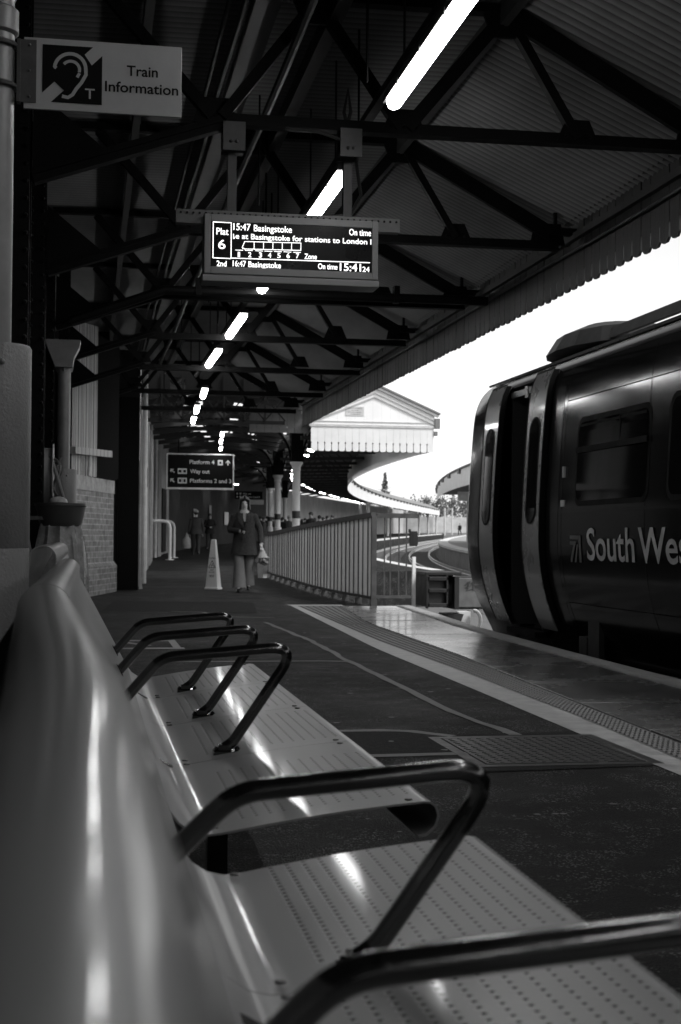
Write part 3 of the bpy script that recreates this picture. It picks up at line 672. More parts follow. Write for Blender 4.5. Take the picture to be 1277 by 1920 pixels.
for i in range(36): b.lathe([(.008, -.003), (.008, -.001)], (.55+i*.0395, DY+.025, 3.036), 8, axis=1)
chd(b, 'channel_hole', M['signblack']).__setitem__('kind', 'stuff')
for px in (437, 655):
    p = P(px, 300, DY); b = MB(); b.box(p.x-.028, p.x+.028, DY+.045, DY+.10, 3.05, 3.52); b.box(p.x-.07, p.x+.07, DY-.07, DY-.055, 3.42, 3.60); b.box(p.x-.07, p.x+.07, DY+.055, DY+.07, 3.42, 3.60)
    b.box(p.x-.07, p.x+.07, DY-.055, DY+.055, 3.44, 3.45)
    for q in (-.02, .015): b.ball((p.x+q, DY-.072, 3.475), .012, n=8, m=5)
    chd(b, 'hanger', M['hangergrey'])
b = MB(); b.tube([(1.60, DY+.03, 3.62), (1.62, DY-.02, 3.72), (1.60, DY-.04, 3.86), (1.58, DY, 3.72), (1.66, DY+.02, 3.45), (1.70, DY+.03, 3.2), (1.64, DY+.06, 3.08), (1.5, DY+.08, 3.06)], .012, 7)
b.tube([(1.2, DY-.05, 3.58), (1.4, DY-.055, 3.57), (1.55, DY-.05, 3.53), (1.6, DY-.06, 3.46)], .010, 7); chd(b, 'feed_cable', M['cable'])
KX = (dx1-dx0)/325.; KZ = .405/125
def dp(zx, zy):                                  # display survey: enlarged-crop pixels to metres on the screen face
    x = 360+zx*.329; y = 380+zy*.329; return (dx0+(x-383)*KX, DY-.0055, dz1-(y-400-.046*(x-383))*KZ)
def dtext(mb, body, zl, zr, zb, cap, fat=.0016):
    o = dp(zl, zb); put_text(mb, body, o, (1, 0, 0), (0, 0, 1), (zr-zl)*.329*KX, cap*.329*KZ, fat*.5)
b = MB()
dtext(b, 'Plat', 137, 205, 184, 42); dtext(b, '6', 148, 188, 268, 56, .003)
dtext(b, '15:47', 232, 328, 157, 42); dtext(b, 'Basingstoke', 347, 562, 164, 40); dtext(b, 'On time', 890, 1016, 187, 40)
dtext(b, 'ȷe at Basingstoke for stations to London I', 232, 1018, 208, 33) if False else dtext(b, 'e at Basingstoke for stations to London l', 245, 1018, 208, 33)
for n_, x in zip('1234567', (258, 316, 376, 428, 481, 533, 586)): dtext(b, n_, x, x+18 if n_ != '1' else x+12, 317+(x-258)*.025, 31)
dtext(b, 'Zone', 635, 705, 329, 33); dtext(b, '2nd', 140, 195, 371, 34)
dtext(b, '16:47', 230, 304, 372, 36); dtext(b, 'Basingstoke', 318, 501, 377, 36); dtext(b, 'On time', 713, 824, 389, 34); dtext(b, '15:41', 838, 960, 400, 48, .004); dtext(b, '24', 968, 1009, 407, 32)
chd(b, 'lettering', M['led'], scr)
b = MB()
def dline(a, c, wd=.0045):
    p, q = dp(*a), dp(*c); b.bar((p[0], DY-.0055, p[2]), (q[0], DY-.0055, q[2]), .0008, wd) if abs(p[0]-q[0]) > abs(p[2]-q[2]) else b.bar((p[0], DY-.0055, p[2]), (q[0], DY-.0055, q[2]), wd, .0008, (0, 1, 0))
for a, c in (((118, 110), (222, 115)), ((118, 322), (220, 327)), ((119, 109), (119, 323)), ((220, 114), (220, 328)), ((224, 324), (1012, 353)), ((240, 199), (236, 210)), ((233, 180), (233, 210))): dline(a, c)
for k in range(6):
    xa, xb = 296+k*53, 349+k*53
    dline((xa, 226+k*1.5), (xb, 227+k*1.5), .0035); dline((xa, 270+k*1.5), (xb, 271+k*1.5), .0035); dline((xb, 226+k*1.5), (xb, 272+k*1.5), .0035)
dline((296, 226), (282, 262), .004); dline((282, 264), (298, 270), .006)
for x in (243, 298, 355, 408, 462, 516, 570): dline((x, 276+(x-243)*.04), (x+44, 278+(x-243)*.04), .003)
chd(b, 'train_diagram', M['led'], scr)

# ================================================================== TRAIN INFORMATION SIGN on the drain pipe
TY = 5.3
ts = empty('hanging_sign', (.03, TY, 2.7), 'pale projecting sign reading Train Information with an ear symbol', 'sign')
def cht(mb, name, m, parent=None, **k):
    o = mb.build(name, m, parent or ts, **k)
    if not parent: o.matrix_parent_inverse = Matrix.Translation(-ts.location)
    return o
b = MB(); b.box(-.250, .325, TY, TY+.012, 2.563, 2.826); pan = cht(b, 'panel', M['signwhite'], bevel=.002)
KT = .575/295.
def tp(zx, zy): x = zx*.5012; y = zy*.5012; return (-.250+(x-46)*KT, TY-.0015, 2.826-(y-73.5-.04*(x-46))*KT)
def poly2(mb, pts, dz=0): mb.add([(p[0], p[1]+dz, p[2]) for p in (tp(*q) for q in pts)], [tuple(range(len(pts)))])
b = MB(); poly2(b, [(160, 173), (346, 180), (160, 356)]); poly2(b, [(381, 212), (381, 399), (192, 391)])
# the band between the two triangles also carries black round the ear
poly2(b, [(312, 204), (345, 253), (246, 352), (200, 310)], -.0002)
cht(b, 'pictogram', M['ink'], pan)
b = MB()
def stroke(pts, wd):
    L, R_ = ribbon(pts, wd); n = len(L)
    b.add([(lambda p: (p[0], p[1]-.0006, p[2]))(tp(*q)) for q in L+R_], [(i, i+1, n+i+1, n+i) for i in range(n-1)])
stroke([(211, 262)]+arc(262, 265, 58, 188, 360, 16)+[(321, 285), (305, 315), (285, 340), (272, 362), (255, 373), (233, 368)], 13)
stroke(arc(264, 268, 33, 220, 375, 12), 11); stroke([(297, 280), (288, 296)], 11)
put_text(b, 'T', (tp(318, 375)[0], TY-.0021, tp(318, 375)[2]), (1, 0, 0), (0, 0, 1), 36*.5012*KT, 40*.5012*KT, .0012)
cht(b, 'ear_symbol', M['signwhite'], pan)
b = MB()
for tx, zl, zr, zb, cap in (('Train', 473, 590, 284, 41), ('Information', 392, 668, 345, 41)):
    o = tp(zl, zb); put_text(b, tx, (o[0], TY-.0015, o[2]), (1, 0, 0), (0, 0, 1), (zr-zl)*.5012*KT, cap*.5012*KT, .0022)
cht(b, 'lettering', M['ink'], pan)
b = MB(); b.box(-.266, -.205, TY-.006, TY-.001, 2.585, 2.815); b.box(-.275, -.262, TY-.012, TY+.03, 2.585, 2.815)
for z in (2.795, 2.70, 2.605): b.ball((-.230, TY-.007, z), .006, n=8, m=5)
for z in (2.79, 2.64):
    b.box(-.30, -.27, TY-.005, TY+.02, z-.012, z+.012); b.tube([(-.352+.075*cos(a), TY+.01+.075*sin(a), z) for a in np.linspace(0, 2*pi, 17)], .009, 6)
cht(b, 'bracket', M['bracket'])

# ================================================================== DRAIN PIPES AND COLUMN SLEEVES, LEFT
def downpipe(x, y, sr, pr, z_top, label, elbow):
    t = empty('drain_pipe', (x, y, 0), label, 'pipe', 'painted drain pipes in sleeves')
    b = MB(); b.lathe([(sr, 0), (sr, .95), (sr-.002, .953), (sr, .956), (sr, 1.68), (sr-.006, 1.69), (.02, 1.69)], (0, 0, 0), 32); b.ball((sr*.3, -sr*.95, 1.62), .012, n=8, m=5); b.build('sleeve', M['post'], t, smooth=True)
    b = MB(); b.lathe([(pr, 1.69), (pr, z_top)], (0, 0, 0), 24)
    for z in (2.83,): b.lathe([(pr+.001, z), (pr+.014, z+.01), (pr+.014, z+.09), (pr+.001, z+.1)], (0, 0, 0), 24)
    if elbow: b.tube([(0, 0, z_top-.02), (.0, 0, z_top+.04), (.04, .02, z_top+.13), (.14, .06, z_top+.22), (.26, .1, z_top+.3), (.4, .2, z_top+.6)], pr, 16)
    b.build('pipe', M['pipe'], t, smooth=True); return t
downpipe(-.352, 5.32, .142, .068, 2.93, 'thick grey drain pipe in a wider round sleeve at the left edge, holding the sign', True)
p2 = downpipe(-.262, 15.0, .142, .068, 2.74, 'farther grey drain pipe with a hopper head, above the bin', False)
b = MB(); b.loft([((0, 0, 2.70), .085, .085), ((0, 0, 2.78), .10, .10)], 4); b.prism([(-.09, -.12, 2.74), (.085, -.12, 2.74), (.10, -.12, 2.84), (.155, -.12, 2.95), (.165, -.12, 3.02), (-.2, -.12, 3.02)], (0, .26, 0)); b.build('hopper_head', M['pipe'], p2)

# ================================================================== LEFT SIDE: back wall, cladding, brick pier, gate post, building front
b = MB(); b.box(-1.45, -1.25, -60, 27.1, -.02, 4.66); b.box(-1.45, 4.3, -60.2, -60, -1, 4.66); tag(b.build('station_wall', M['wall_dark']), 'sooty dark wall behind the riveted columns on the left', 'wall')
# splayed brick pier with stone cap and plinth
A, B_ = Vector((-.42, 21.9, 0)), Vector((.44, 25.3, 0)); dv = (B_-A).normalized(); nv = Vector((dv.y, -dv.x, 0))
pier = empty('brick_wall', A, 'low weathered brick wall with stone cap and stepped base, left of the dark gate post', 'wall')
def wallpiece(name, m, z0, z1, off, ext, uvs=True):
    b = MB(); a0 = A+nv*off; a1 = B_+nv*off+dv*ext
    b.prism([a0+Vector((0, 0, z0)), a1+Vector((0, 0, z0)), a1-nv*(.35+off)+Vector((0, 0, z0)), a0-nv*(.35+off)+Vector((0, 0, z0))], (0, 0, z1-z0))
    o = b.build(name, m, pier); o.matrix_parent_inverse = Matrix.Translation(-A)
    ul = o.data.uv_layers.new(name='wall')
    for lp in o.data.loops:
        c = o.data.vertices[lp.vertex_index].co; q = Vector((c.x, c.y, 0))-A; ul.data[lp.index].uv = (q.dot(dv)+q.dot(nv), c.z)
    return o
wallpiece('brickwork', M['brick'], .56, 1.74, 0, 0); wallpiece('plinth', M['brick'], 0, .49, .055, .055); wallpiece('cap', M['copingb'], 1.74, 1.97, .012, .0)
b = MB(); a0, a1 = A+nv*.055, B_+nv*.055+dv*.055
b.prism([a0+Vector((0, 0, .49)), a0+Vector((0, 0, .49))-nv*.05, a0-nv*.055+Vector((0, 0, .56)), a0-nv*.05+Vector((0, 0, .49))][:3], a1-a0); o = b.build('plinth_slope', M['brick'], pier); o.matrix_parent_inverse = Matrix.Translation(-A)
ul = o.data.uv_layers.new(name='wall')
for lp in o.data.loops:
    c = o.data.vertices[lp.vertex_index].co; q = Vector((c.x, c.y, 0))-A; ul.data[lp.index].uv = (q.dot(dv), c.z)
cl = empty('cladding_panel', (-.1, 24, 2), 'tall pale ribbed panel standing above the brick wall, with a ledge across it', 'panel')
b = MB(); rows = []
for i in range(61):
    t_ = i/60; q = Vector((-.27+.40*t_, 23.0+.75*t_, 0)); h = .012*(1 if (i//3) % 2 else 0); rows.append([(q.x+h*.5, q.y-h, 1.97), (q.x+h*.5, q.y-h, 4.45)])
b.strip(rows); o = b.build('ribbed_sheet', M['clad'], cl); o.matrix_parent_inverse = Matrix.Translation((.1, -24, -2))
b = MB(); b.bar((-.25, 22.9, 2.36), (.34, 23.9, 2.36), .10, .11); o = b.build('ledge', M['clad'], cl); o.matrix_parent_inverse = Matrix.Translation((.1, -24, -2))
b = MB(); b.tube([(.02, 23.38, 2.3), (.0, 23.34, 1.97)], .03, 8); o = b.build('pale_pipe', M['greywhite'], cl); o.matrix_parent_inverse = Matrix.Translation((.1, -24, -2))
b = MB(); b.box(-1.2, .9, 26.9, 27.1, 0, 4.6); b.box(.16, .5, 25.6, 25.9, 2.0, 4.6); b.box(-.5, .5, 24.6, 24.8, 1.98, 4.6); tag(b.build('station_wall', M['wall_dark']), 'black recess wall between the pale panel and the gate post', 'wall')
gp = empty('gate_post', (.7, 26.2, 0), 'broad black gate post in front of the building, right of the brick wall', 'post')
b = MB(); b.box(-.17, .20, -.25, .30, 0, 3.52); b.box(-.20, -.17, -.27, -.2, 0, 3.55)
b.build('post', M['steel'], gp, bevel=.01)
b = MB(); b.box(.235, .262, .1, .14, .30, 3.2); b.prism([(.235, .1, 0), (.30, .1, 0), (.262, .1, .30), (.235, .1, .30)], (0, .05, 0)); b.prism([(.235, .1, 3.2), (.262, .1, 3.2), (.20, .1, 3.5), (.17, .1, 3.5)], (0, .04, 0)); b.build('pale_edge', M['greywhite'], gp)
# building front, following the curve
yq = list(np.arange(27.2, 50, 1.5))+list(np.arange(50, 250, 5))
b = MB(); b.strip([[(Wl(y), y, gz(y)), (Wl(y), y, gz(y)+4.6), (Wl(y)-.6, y, gz(y)+4.6)] for y in yq if y < 62]); bf = b.build('station_building', M['stone']); tag(bf, 'stone front of the station building along the left beyond the gate post', 'building')
b = MB(); b.strip([[(Wl(y), y, gz(y)), (Wl(y), y, gz(y)+4.6), (Wl(y)-.6, y, gz(y)+4.6)] for y in np.arange(60, 116, 4)]); tag(b.build('station_building', M['wall_dark']), 'dark part of the station building behind the walking people', 'building')
b = MB(); b.strip([[(Wl(y), y, gz(y)), (Wl(y), y, gz(y)+4.2)] for y in np.arange(112, 262, 6)]); tag(b.build('station_building', M['farwall']), 'pale far station building behind the crowd, under the row of lights', 'building')
for i, (y, z0, z1, wv_) in enumerate(((72, 1.1, 2.0, 1.6), (80, .9, 2.3, 1.2), (88, 1.2, 2.0, 2.2), (98, 1.0, 2.2, 1.5))):
    b = MB(); b.strip([[(Wl(y)+.08, y, gz(y)+z0), (Wl(y)+.08, y, gz(y)+z1)], [(Wl(y+wv_)+.08, y+wv_, gz(y)+z0), (Wl(y+wv_)+.08, y+wv_, gz(y)+z1)]]); tag(b.build('notice_board', M['board' if i % 2 else 'greywhite']), ['pale notice board on the dark wall right of the way out sign', 'dull poster board on the dark wall behind the dark group', 'wide pale notice board on the dark wall behind the woman', 'farthest dull poster board on the dark wall'][i], 'board')
def on_wall(mb, y0, y1, z0, z1, out):
    rows = [[(Wl(y0)+out, y0, gz(y0)+z0), (Wl(y0)+out, y0, gz(y0)+z1)], [(Wl(y1)+out, y1, gz(y1)+z0), (Wl(y1)+out, y1, gz(y1)+z1)]]
    mb.strip(rows); mb.strip([[(Wl(y0)-.02, y0, gz(y0)+z0), (Wl(y0)-.02, y0, gz(y0)+z1)], rows[0]]); mb.strip([[(Wl(y0)-.02, y0, gz(y0)+z1), (Wl(y1)-.02, y1, gz(y1)+z1)], [rows[0][1], rows[1][1]]])
for i, (y0, y1, z0, z1, o_, mm, nm) in enumerate([(27.3, 28.4, 0, 2.4, .06, 'stone', 'buttress'), (30, 31.2, .7, 3.6, .10, 'copingb', 'pilaster'), (36, 37.4, 0, 3.9, .14, 'copingb', 'pilaster'), (41, 42.5, 0, 3.9, .14, 'stone', 'pilaster'), (32.2, 35, .1, 2.3, .03, 'steel', 'doorway'), (38.2, 40.4, .1, 2.6, .03, 'steel', 'doorway'), (44, 46.5, 0, 3.9, .12, 'copingb', 'pilaster'), (47.5, 50, .1, 2.6, .04, 'steel', 'doorway'), (52, 54, 0, 3.9, .14, 'stone', 'pilaster'), (56, 58, .1, 2.6, .05, 'steel', 'doorway'), (33, 34.6, 2.05, 2.5, .16, 'steel', 'notice_box')]):
    b = MB(); on_wall(b, y0, y1, z0, z1, o_); b.build(nm, M[mm], bf)
for i, (y, rr_) in enumerate(((28.8, .05), (29.4, .04), (38, .06), (43.4, .05), (51, .06))):
    b = MB(); b.tube([(Wl(y)+.1, y, gz(y)), (Wl(y)+.1, y, gz(y)+4.2)], rr_, 8); b.build('wall_pipe', M['greywhite' if i in (0, 4) else 'pipe'], bf)

# ================================================================== THE TRAIN
_zt = np.linspace(-.6, 3.3, 391)
_xt = np.interp(_zt, [-.35, -.12, .05, .2, .35, .5, .7, .95, 1.3, 1.9, 2.35, 2.5, 2.6, 2.68, 2.74, 2.80, 2.86, 2.93, 2.98, 3.0], [4.62, 4.62, 4.545, 4.47, 4.41, 4.365, 4.325, 4.30, 4.305, 4.335, 4.37, 4.395, 4.425, 4.47, 4.525, 4.62, 4.76, 5.05, 5.4, 5.72])
for _ in range(3): _xt[12:-42] = np.convolve(np.pad(_xt, 6, 'edge'), np.ones(13)/13, 'valid')[12:-42]
def sx(z): return float(np.interp(z, _zt, _xt))  # side of the carriage: widest at the waist
TC = 5.72
train = empty('train', (TC, 0, -.9), 'dark passenger train with open grey edged doors standing at the platform', 'train')
def cht2(mb, name, m, parent=None, **k):
    o = mb.build(name, m, parent or train, **k)
    if not parent: o.matrix_parent_inverse = Matrix.Translation((-TC, 0, .9))
    return o
TZ = [-.12+.06*i for i in range(46)]+[2.62, 2.66, 2.70, 2.74, 2.78, 2.82, 2.86, 2.90, 2.93, 2.96, 2.98, 3.0]
T1 = 16.08                                       # end of the carriage
def end_in(z): return .32*max(0, (z-2.45)/.55)**1.5+.10*max(0, (.35-z)/.47)
def side_rows(y0, y1, zs, off=0.): return [[(sx(z)-off, y0, z), (sx(z)-off, y1, z)] for z in zs]
D0, D1 = 13.64, 14.62                            # the door opening
LW = .56
b = MB(); 
zs = [z for z in TZ]
DZ0, DZ1 = .10, 2.60
def zfill(a, c, n=14): return list(np.linspace(a, c, n))
b.strip(side_rows(-40, D0, TZ)); 
b.strip(side_rows(D0, D1, [2.60, 2.62, 2.66, 2.70, 2.74, 2.78, 2.82, 2.86, 2.90, 2.93, 2.96, 2.98, 3.0])); b.strip(side_rows(D0, D1, [-.12, .05, .10]))
rows = []
for z in TZ:                                     # corner and rounded end
    e = T1-end_in(z); x = sx(z); R_ = .22 if z < 2.8 else .1
    rows.append([(x, D1, z), (x, e-R_, z), (x+R_*.12, e-R_*.5, z), (x+R_*.45, e-R_*.13, z), (x+R_, e, z), (TC, e, z), (2*TC-x-R_, e, z), (2*TC-x-R_*.45, e-R_*.13, z), (2*TC-x, e-R_, z), (2*TC-x, D1, z), (2*TC-x, -40, z)])
b.strip(rows)
cht2(b, 'body', M['train'], smooth=True)
b = MB(); zz = [2.80, 2.86, 2.93, 2.98, 3.0]
b.strip([[(x_, y_, z+.006) for y_ in (-40, T1-.6-end_in(z))] for z, x_ in [(z, sx(z)) for z in zz]]+[[(2*TC-sx(z), y_, z+.006) for y_ in (-40, T1-.6-end_in(z))] for z in zz[::-1]]); cht2(b, 'roof', M['trainroof'], smooth=True)
b = MB(); b.strip([[(sx(2.74)-.02, -18, 2.735), (sx(2.74)-.02, T1-.3, 2.735)], [(sx(2.74)-.03, -18, 2.76), (sx(2.74)-.03, T1-.3, 2.76)], [(sx(2.78), -18, 2.785), (sx(2.78), T1-.3, 2.785)]]); cht2(b, 'gutter', M['trainend'])
# dark interior seen through the doorway
b = MB(); b.box(4.72, 6.7, D0-.3, D1+.3, .05, .10); b.box(5.6, 5.64, D0-.3, D1+.3, .1, 2.6); b.box(4.46, 5.6, D0-.06, D0-.02, .1, 2.6); b.box(4.46, 5.6, D1+.02, D1+.06, .1, 2.6); b.box(4.46, 5.6, D0, D1, 2.6, 2.64); cht2(b, 'vestibule', M['under'])
b = MB(); b.box(4.40, 4.72, D0+.01, D1-.01, .02, .075); cht2(b, 'door_step', M['rubber'])
b = MB(); b.box(4.43, 4.46, D0+.02, D1-.02, 2.50, 2.56); b.box(4.42, 4.47, D0+.35, D0+.45, 2.46, 2.58); cht2(b, 'door_gear', M['fix'])
b = MB(); p0 = D0+.10
b.tube([(4.47, p0, .55), (4.42, p0, .62), (4.37, p0, .95), (4.38, p0, 1.5), (4.40, p0, 1.78), (4.46, p0, 1.83)], .017, 8); cht2(b, 'grab_rail', M['livery'], smooth=True)
def leaf(y0, y1, out):
    zl = zfill(.12, 2.64, 26)
    b = MB(); b.shell(side_rows(y0, y1, zl, out), .035, (1, 0, 0)); lf = cht2(b, 'door', M['door'], smooth=True)
    b = MB()
    for q in (y0-.012, y1+.012): b.shell(side_rows(q-.012, q+.012, zl, out+.004), .05, (1, 0, 0))
    b.strip([[(sx(2.64)-out-.004, y0-.02, 2.64), (sx(2.64)-out-.004, y1+.02, 2.64)], [(sx(2.66)-out-.004, y0-.02, 2.665), (sx(2.66)-out-.004, y1+.02, 2.665)]])
    cht2(b, 'seal', M['rubber'], lf)
    yc = (y0+y1)/2; hw = .135; za, zb = 1.17, 2.18; pts = [(hw*cos(a), zb-hw+hw*sin(a)) for a in np.linspace(0, pi, 12)]+[(hw*cos(a), za+hw+hw*sin(a)) for a in np.linspace(pi, 2*pi, 12)]
    def slot(k, o_): return [(sx(z)-out-o_, yc+y*k, (z-(za+zb)/2)*(1+(k-1)*.16)+(za+zb)/2) for y, z in pts]
    def fan(o_, k, mm, nm, par):
        b = MB(); ring = slot(k, o_); n_ = len(ring); mids = [(sx(z)-out-o_, yc, z) for _, _, z in ring]
        b.v = ring+mids; b.f = [(i, (i+1) % n_, n_+(i+1) % n_, n_+i) for i in range(n_)]; return cht2(b, nm, mm, par)
    fr = fan(.0035, 1.28, M['rubber'], 'window_frame', lf); fan(.0065, 1.0, M['glass'], 'window_glass', fr)
leaf(13.08, 13.61, .055); leaf(14.65, 15.19, .055)
# windows
def train_window(y0, y1, z0, z1, vent):
    def rr(y0, y1, z0, z1, k, o_):
        pts = []
        for cy, cz, a0 in ((y1-k, z1-k, 0), (y0+k, z1-k, 90), (y0+k, z0+k, 180), (y1-k, z0+k, 270)):
            for i in range(6): a = radians(a0+18*i); pts.append((cy+k*cos(a), cz+k*sin(a)))
        return [(sx(z)-o_, y, z) for y, z in pts]
    def fill(ring, mm, nm, par):
        b = MB(); n_ = len(ring); yc = sum(p[1] for p in ring)/n_; mids = [(p[0], yc, p[2]) for p in ring]; b.v = ring+mids; b.f = [(i, (i+1) % n_, n_+(i+1) % n_, n_+i) for i in range(n_)]; return cht2(b, nm, mm, par)
    f = fill(rr(y0, y1, z0, z1, .12, .004), M['rubber'], 'window', None)
    fill(rr(y0+.045, y1-.045, z0+.045, z1-.045, .09, .008), M['glass'], 'pane', f)
    if vent:
        b = MB(); zv = z0+(z1-z0)*.63
        b.bar((sx(zv)-.014, y0+.03, zv), (sx(zv)-.014, y1-.03, zv), .02, .05); b.bar((sx(z1)-.012, y0+.09, z1-.075), (sx(z1)-.012, y1-.09, z1-.075), .012, .02); b.bar((sx(zv+.2)-.012, (y0+y1)/2-.2, zv), (sx(zv+.2)-.012, (y0+y1)/2-.2, z1-.06), .012, .02); cht2(b, 'vent_bar', M['rubber'], f)
wa, wb = PX(1216, 850, 4.31).y, PX(1078, 850, 4.31).y
wz0, wz1 = PX(1150, 945, 4.31).z, PX(1216, 752, 4.33).z
train_window(wa, wb, wz0, wz1, True)
wy = PX(1250, 900, 4.31).y
for k in range(6): train_window(wy-1.5-k*1.95, wy-k*1.95, wz0, wz1+.03, False)
# waist line, panels and lettering
b = MB(); b.strip(side_rows(-18, D0-LW-.42, [1.24, 1.255, 1.27], .003)); cht2(b, 'waist_line', M['trainlow'])
b = MB(); b.strip(side_rows(D0-LW-.40, D0-LW-.10, zfill(.2, 2.6, 14), .003)); cht2(b, 'door_pocket', M['trainlow'], smooth=True)
b = MB(); lz = .83; L0 = PX(1101, 1050, 4.30).y
def side_text(mb, body, y_left, z, width, cap, fat=.004):
    vs, fs = text_geo(body, fat); x0 = min(v[0] for v in vs); x1 = max(v[0] for v in vs); kx, kz = width/(x1-x0), cap/.729
    mb.add([(sx(z+v[1]*kz)-.009, y_left-(v[0]-x0)*kx, z+v[1]*kz) for v in vs], fs)
side_text(b, 'South', L0, lz, L0-PX(1190, 1050, 4.30).y, .285, .014); Wy = PX(1197, 1050, 4.30).y
side_text(b, 'Western Railway', Wy, lz, 3.55, .285, .014); cht2(b, 'lettering', M['livery'])
b = MB(); ya = PX(1070, 1020, 4.30).y; yb_ = PX(1090, 1020, 4.30).y; dy = ya-yb_
def q4(p): b.add([(sx(z)-.010, y, z) for y, z in p], [tuple(range(len(p)))])
q4([(ya, 1.04), (ya, 1.005), (yb_+dy*.2, 1.005), (yb_+dy*.2, 1.04)]); q4([(yb_+dy*.2, 1.04), (yb_+dy*.2, .80), (yb_, .80), (yb_, 1.04)]); q4([(ya, .985), (ya, .955), (yb_+dy*.45, .955), (yb_+dy*.45, .985)])
q4([(yb_+dy*.62, .98), (yb_+dy*.42, .98), (ya-dy*.12, .80), (ya, .80), (ya, .83)]); q4([(yb_+dy*.36, .96), (yb_+dy*.24, .96), (yb_+dy*.5, .80), (yb_+dy*.64, .80)]); cht2(b, 'emblem', M['liveryd'])
pb = PX(1057, 944, 4.31); b = MB(); b.box(sx(pb.z)-.012, sx(pb.z), pb.y-.05, pb.y+.05, pb.z-.03, pb.z+.03); b.box(sx(pb.z+.3)-.02, sx(pb.z+.3), pb.y-.02, pb.y+.02, pb.z+.24, pb.z+.34); cht2(b, 'door_button', M['livery'])
b = MB()
for y in np.arange(D0-LW-.5, -20, -2.0): b.strip(side_rows(y, y+.008, zfill(.1, 2.62, 30), .0025))
for z in (.42, 2.28, 2.60): b.strip([[(sx(z)-.0025, -20, z), (sx(z)-.0025, D0-LW-.5, z)], [(sx(z+.008)-.0025, -20, z+.008), (sx(z+.008)-.0025, D0-LW-.5, z+.008)]])
cht2(b, 'panel_seam', M['rubber'])
# underframe, bogie, roof gear
b = MB(); b.box(4.70, 6.75, -40, T1-.5, -.72, -.10); b.prism([(4.60, 13.1, -.12), (4.60, T1-.12, -.12), (4.70, T1-.2, -.42), (4.70, 13.4, -.42)], (2.2, 0, 0)); b.prism([(4.50, T1-.9, -.12), (4.50, T1-.05, -.12), (4.55, T1-.3, -.62), (4.55, T1-.8, -.62)], (.06, 0, 0)); cht2(b, 'underframe', M['under'])
bp_ = PX(1115, 1180, 4.45); b = MB(); b.box(4.44, 4.49, bp_.y-.14, bp_.y+.14, -.05, .28); b.box(4.46, 4.52, bp_.y-.10, bp_.y+.10, -.6, -.05); b.box(4.44, 4.6, bp_.y+.18, bp_.y+.38, -.05, .12); bd = cht2(b, 'damper_bracket', M['bufblack'])
b = MB(); b.tube([(4.55, bp_.y+.1, -.12), (4.55, bp_.y-1.6, -.10)], .03, 8); b.lathe([(.16, 4.5), (.18, 4.53), (.18, 4.6)], (0, bp_.y+.55, -.38), 18, axis=0); cht2(b, 'axle_gear', M['bufblack'])
for yq_ in (13.0, 10.4):
    b = MB(); b.lathe([(.42, 4.88), (.42, 5.0), (.45, 5.01), (.45, 5.04)], (0, yq_, -.50), 24, axis=0); cht2(b, 'wheel', M['bufblack'])
b = MB(); ra, rb_ = 12.6, 15.2
b.loft([((5.3, 13.9, 2.93), .62, 1.15), ((5.3, 13.9, 3.10), .52, .95), ((5.3, 13.85, 3.20), .28, .35)], 16); cht2(b, 'roof_cowl', M['bufblack'])
b = MB(); b.prism([(4.93, 11.0, 2.95), (4.99, 11.0, 3.07), (4.99, 14.9, 3.07), (4.93, 14.9, 2.95)], (.05, 0, 0)); b.prism([(4.85, 10.95, 2.9), (5.05, 10.95, 3.09), (5.9, 10.95, 3.09), (5.9, 10.95, 2.9)], (0, .05, 0)); cht2(b, 'roof_rib', M['under'])

# ================================================================== BUFFER STOP, POST, FENCE
bs = empty('buffer_stop', (5.75, 21.6, -.9), 'black buffer stop with a sprayed grey plate at the end of the bay track', 'buffer stop')
def chb(mb, name, m, par=None, **k):
    o = mb.build(name, m, par or bs, **k)
    if not par: o.matrix_parent_inverse = Matrix.Translation((-5.75, -21.6, .9))
    return o
c0 = P(797, 1078, 21.2); c1 = P(832, 1137, 21.2)
b = MB(); b.box(c0.x, c1.x, 21.0, 21.9, c1.z, c0.z); b.box(c0.x-.05, c1.x+.22, 20.97, 21.93, c0.z-.0, c0.z+.05); b.box(c0.x-.04, c0.x-.0, 20.95, 21.0, c1.z-.02, c0.z)
for z in (c1.z, (c1.z+c0.z)/2-.02, c0.z-.08): b.box(c0.x, c1.x, 20.93, 21.0, z, z+.06)
b.box(c1.x-.03, c1.x, 20.93, 21.0, c1.z, c0.z); chb(b, 'buffer_head', M['bufblack'], bevel=.008)
b = MB(); b.lathe([(.20, c1.x), (.27, c1.x+.04), (.27, c1.x+.16), (.2, c1.x+.2)], (0, 21.4, (c0.z+c1.z)/2), 18, axis=0); chb(b, 'collar', M['bufblack'], smooth=True)
c2 = P(855, 1080, 21.2); c3 = P(858, 1139, 21.2)
b = MB(); b.box(c1.x+.12, c2.x, 21.0, 21.8, c3.z-.02, c2.z-.01); b.box(c2.x, 7.3, 21.3, 21.8, c3.z-.03, c2.z-.02); chb(b, 'cross_beam', M['bufblack'])
b = MB(); b.box(c2.x+.005, 7.0, 21.20, 21.28, c3.z, c2.z-.03); pl = chb(b, 'grey_plate', M['bufplate'], bevel=.01)
b = MB(); qx, qz = c2.x+.14, (c2.z+c3.z)/2+.07
for k, pts in enumerate(([(0, .02), (.05, .08), (.03, -.04), (.08, .09)], [(.0, -.02), (.1, .03), (.02, -.06), (.13, -.03)], [(.12, .08), (.13, -.06)], [(.09, .05), (.17, .06)], [(.15, .04), (.17, -.06), (.20, -.02)])):
    L, R_ = ribbon(pts, .022); n_ = len(L); b.add([(qx+a, 21.197-.0006*k, qz+c) for a, c in L+R_], [(i, i+1, n_+i+1, n_+i) for i in range(n_-1)])
chb(b, 'graffiti', M['graffiti'], pl)
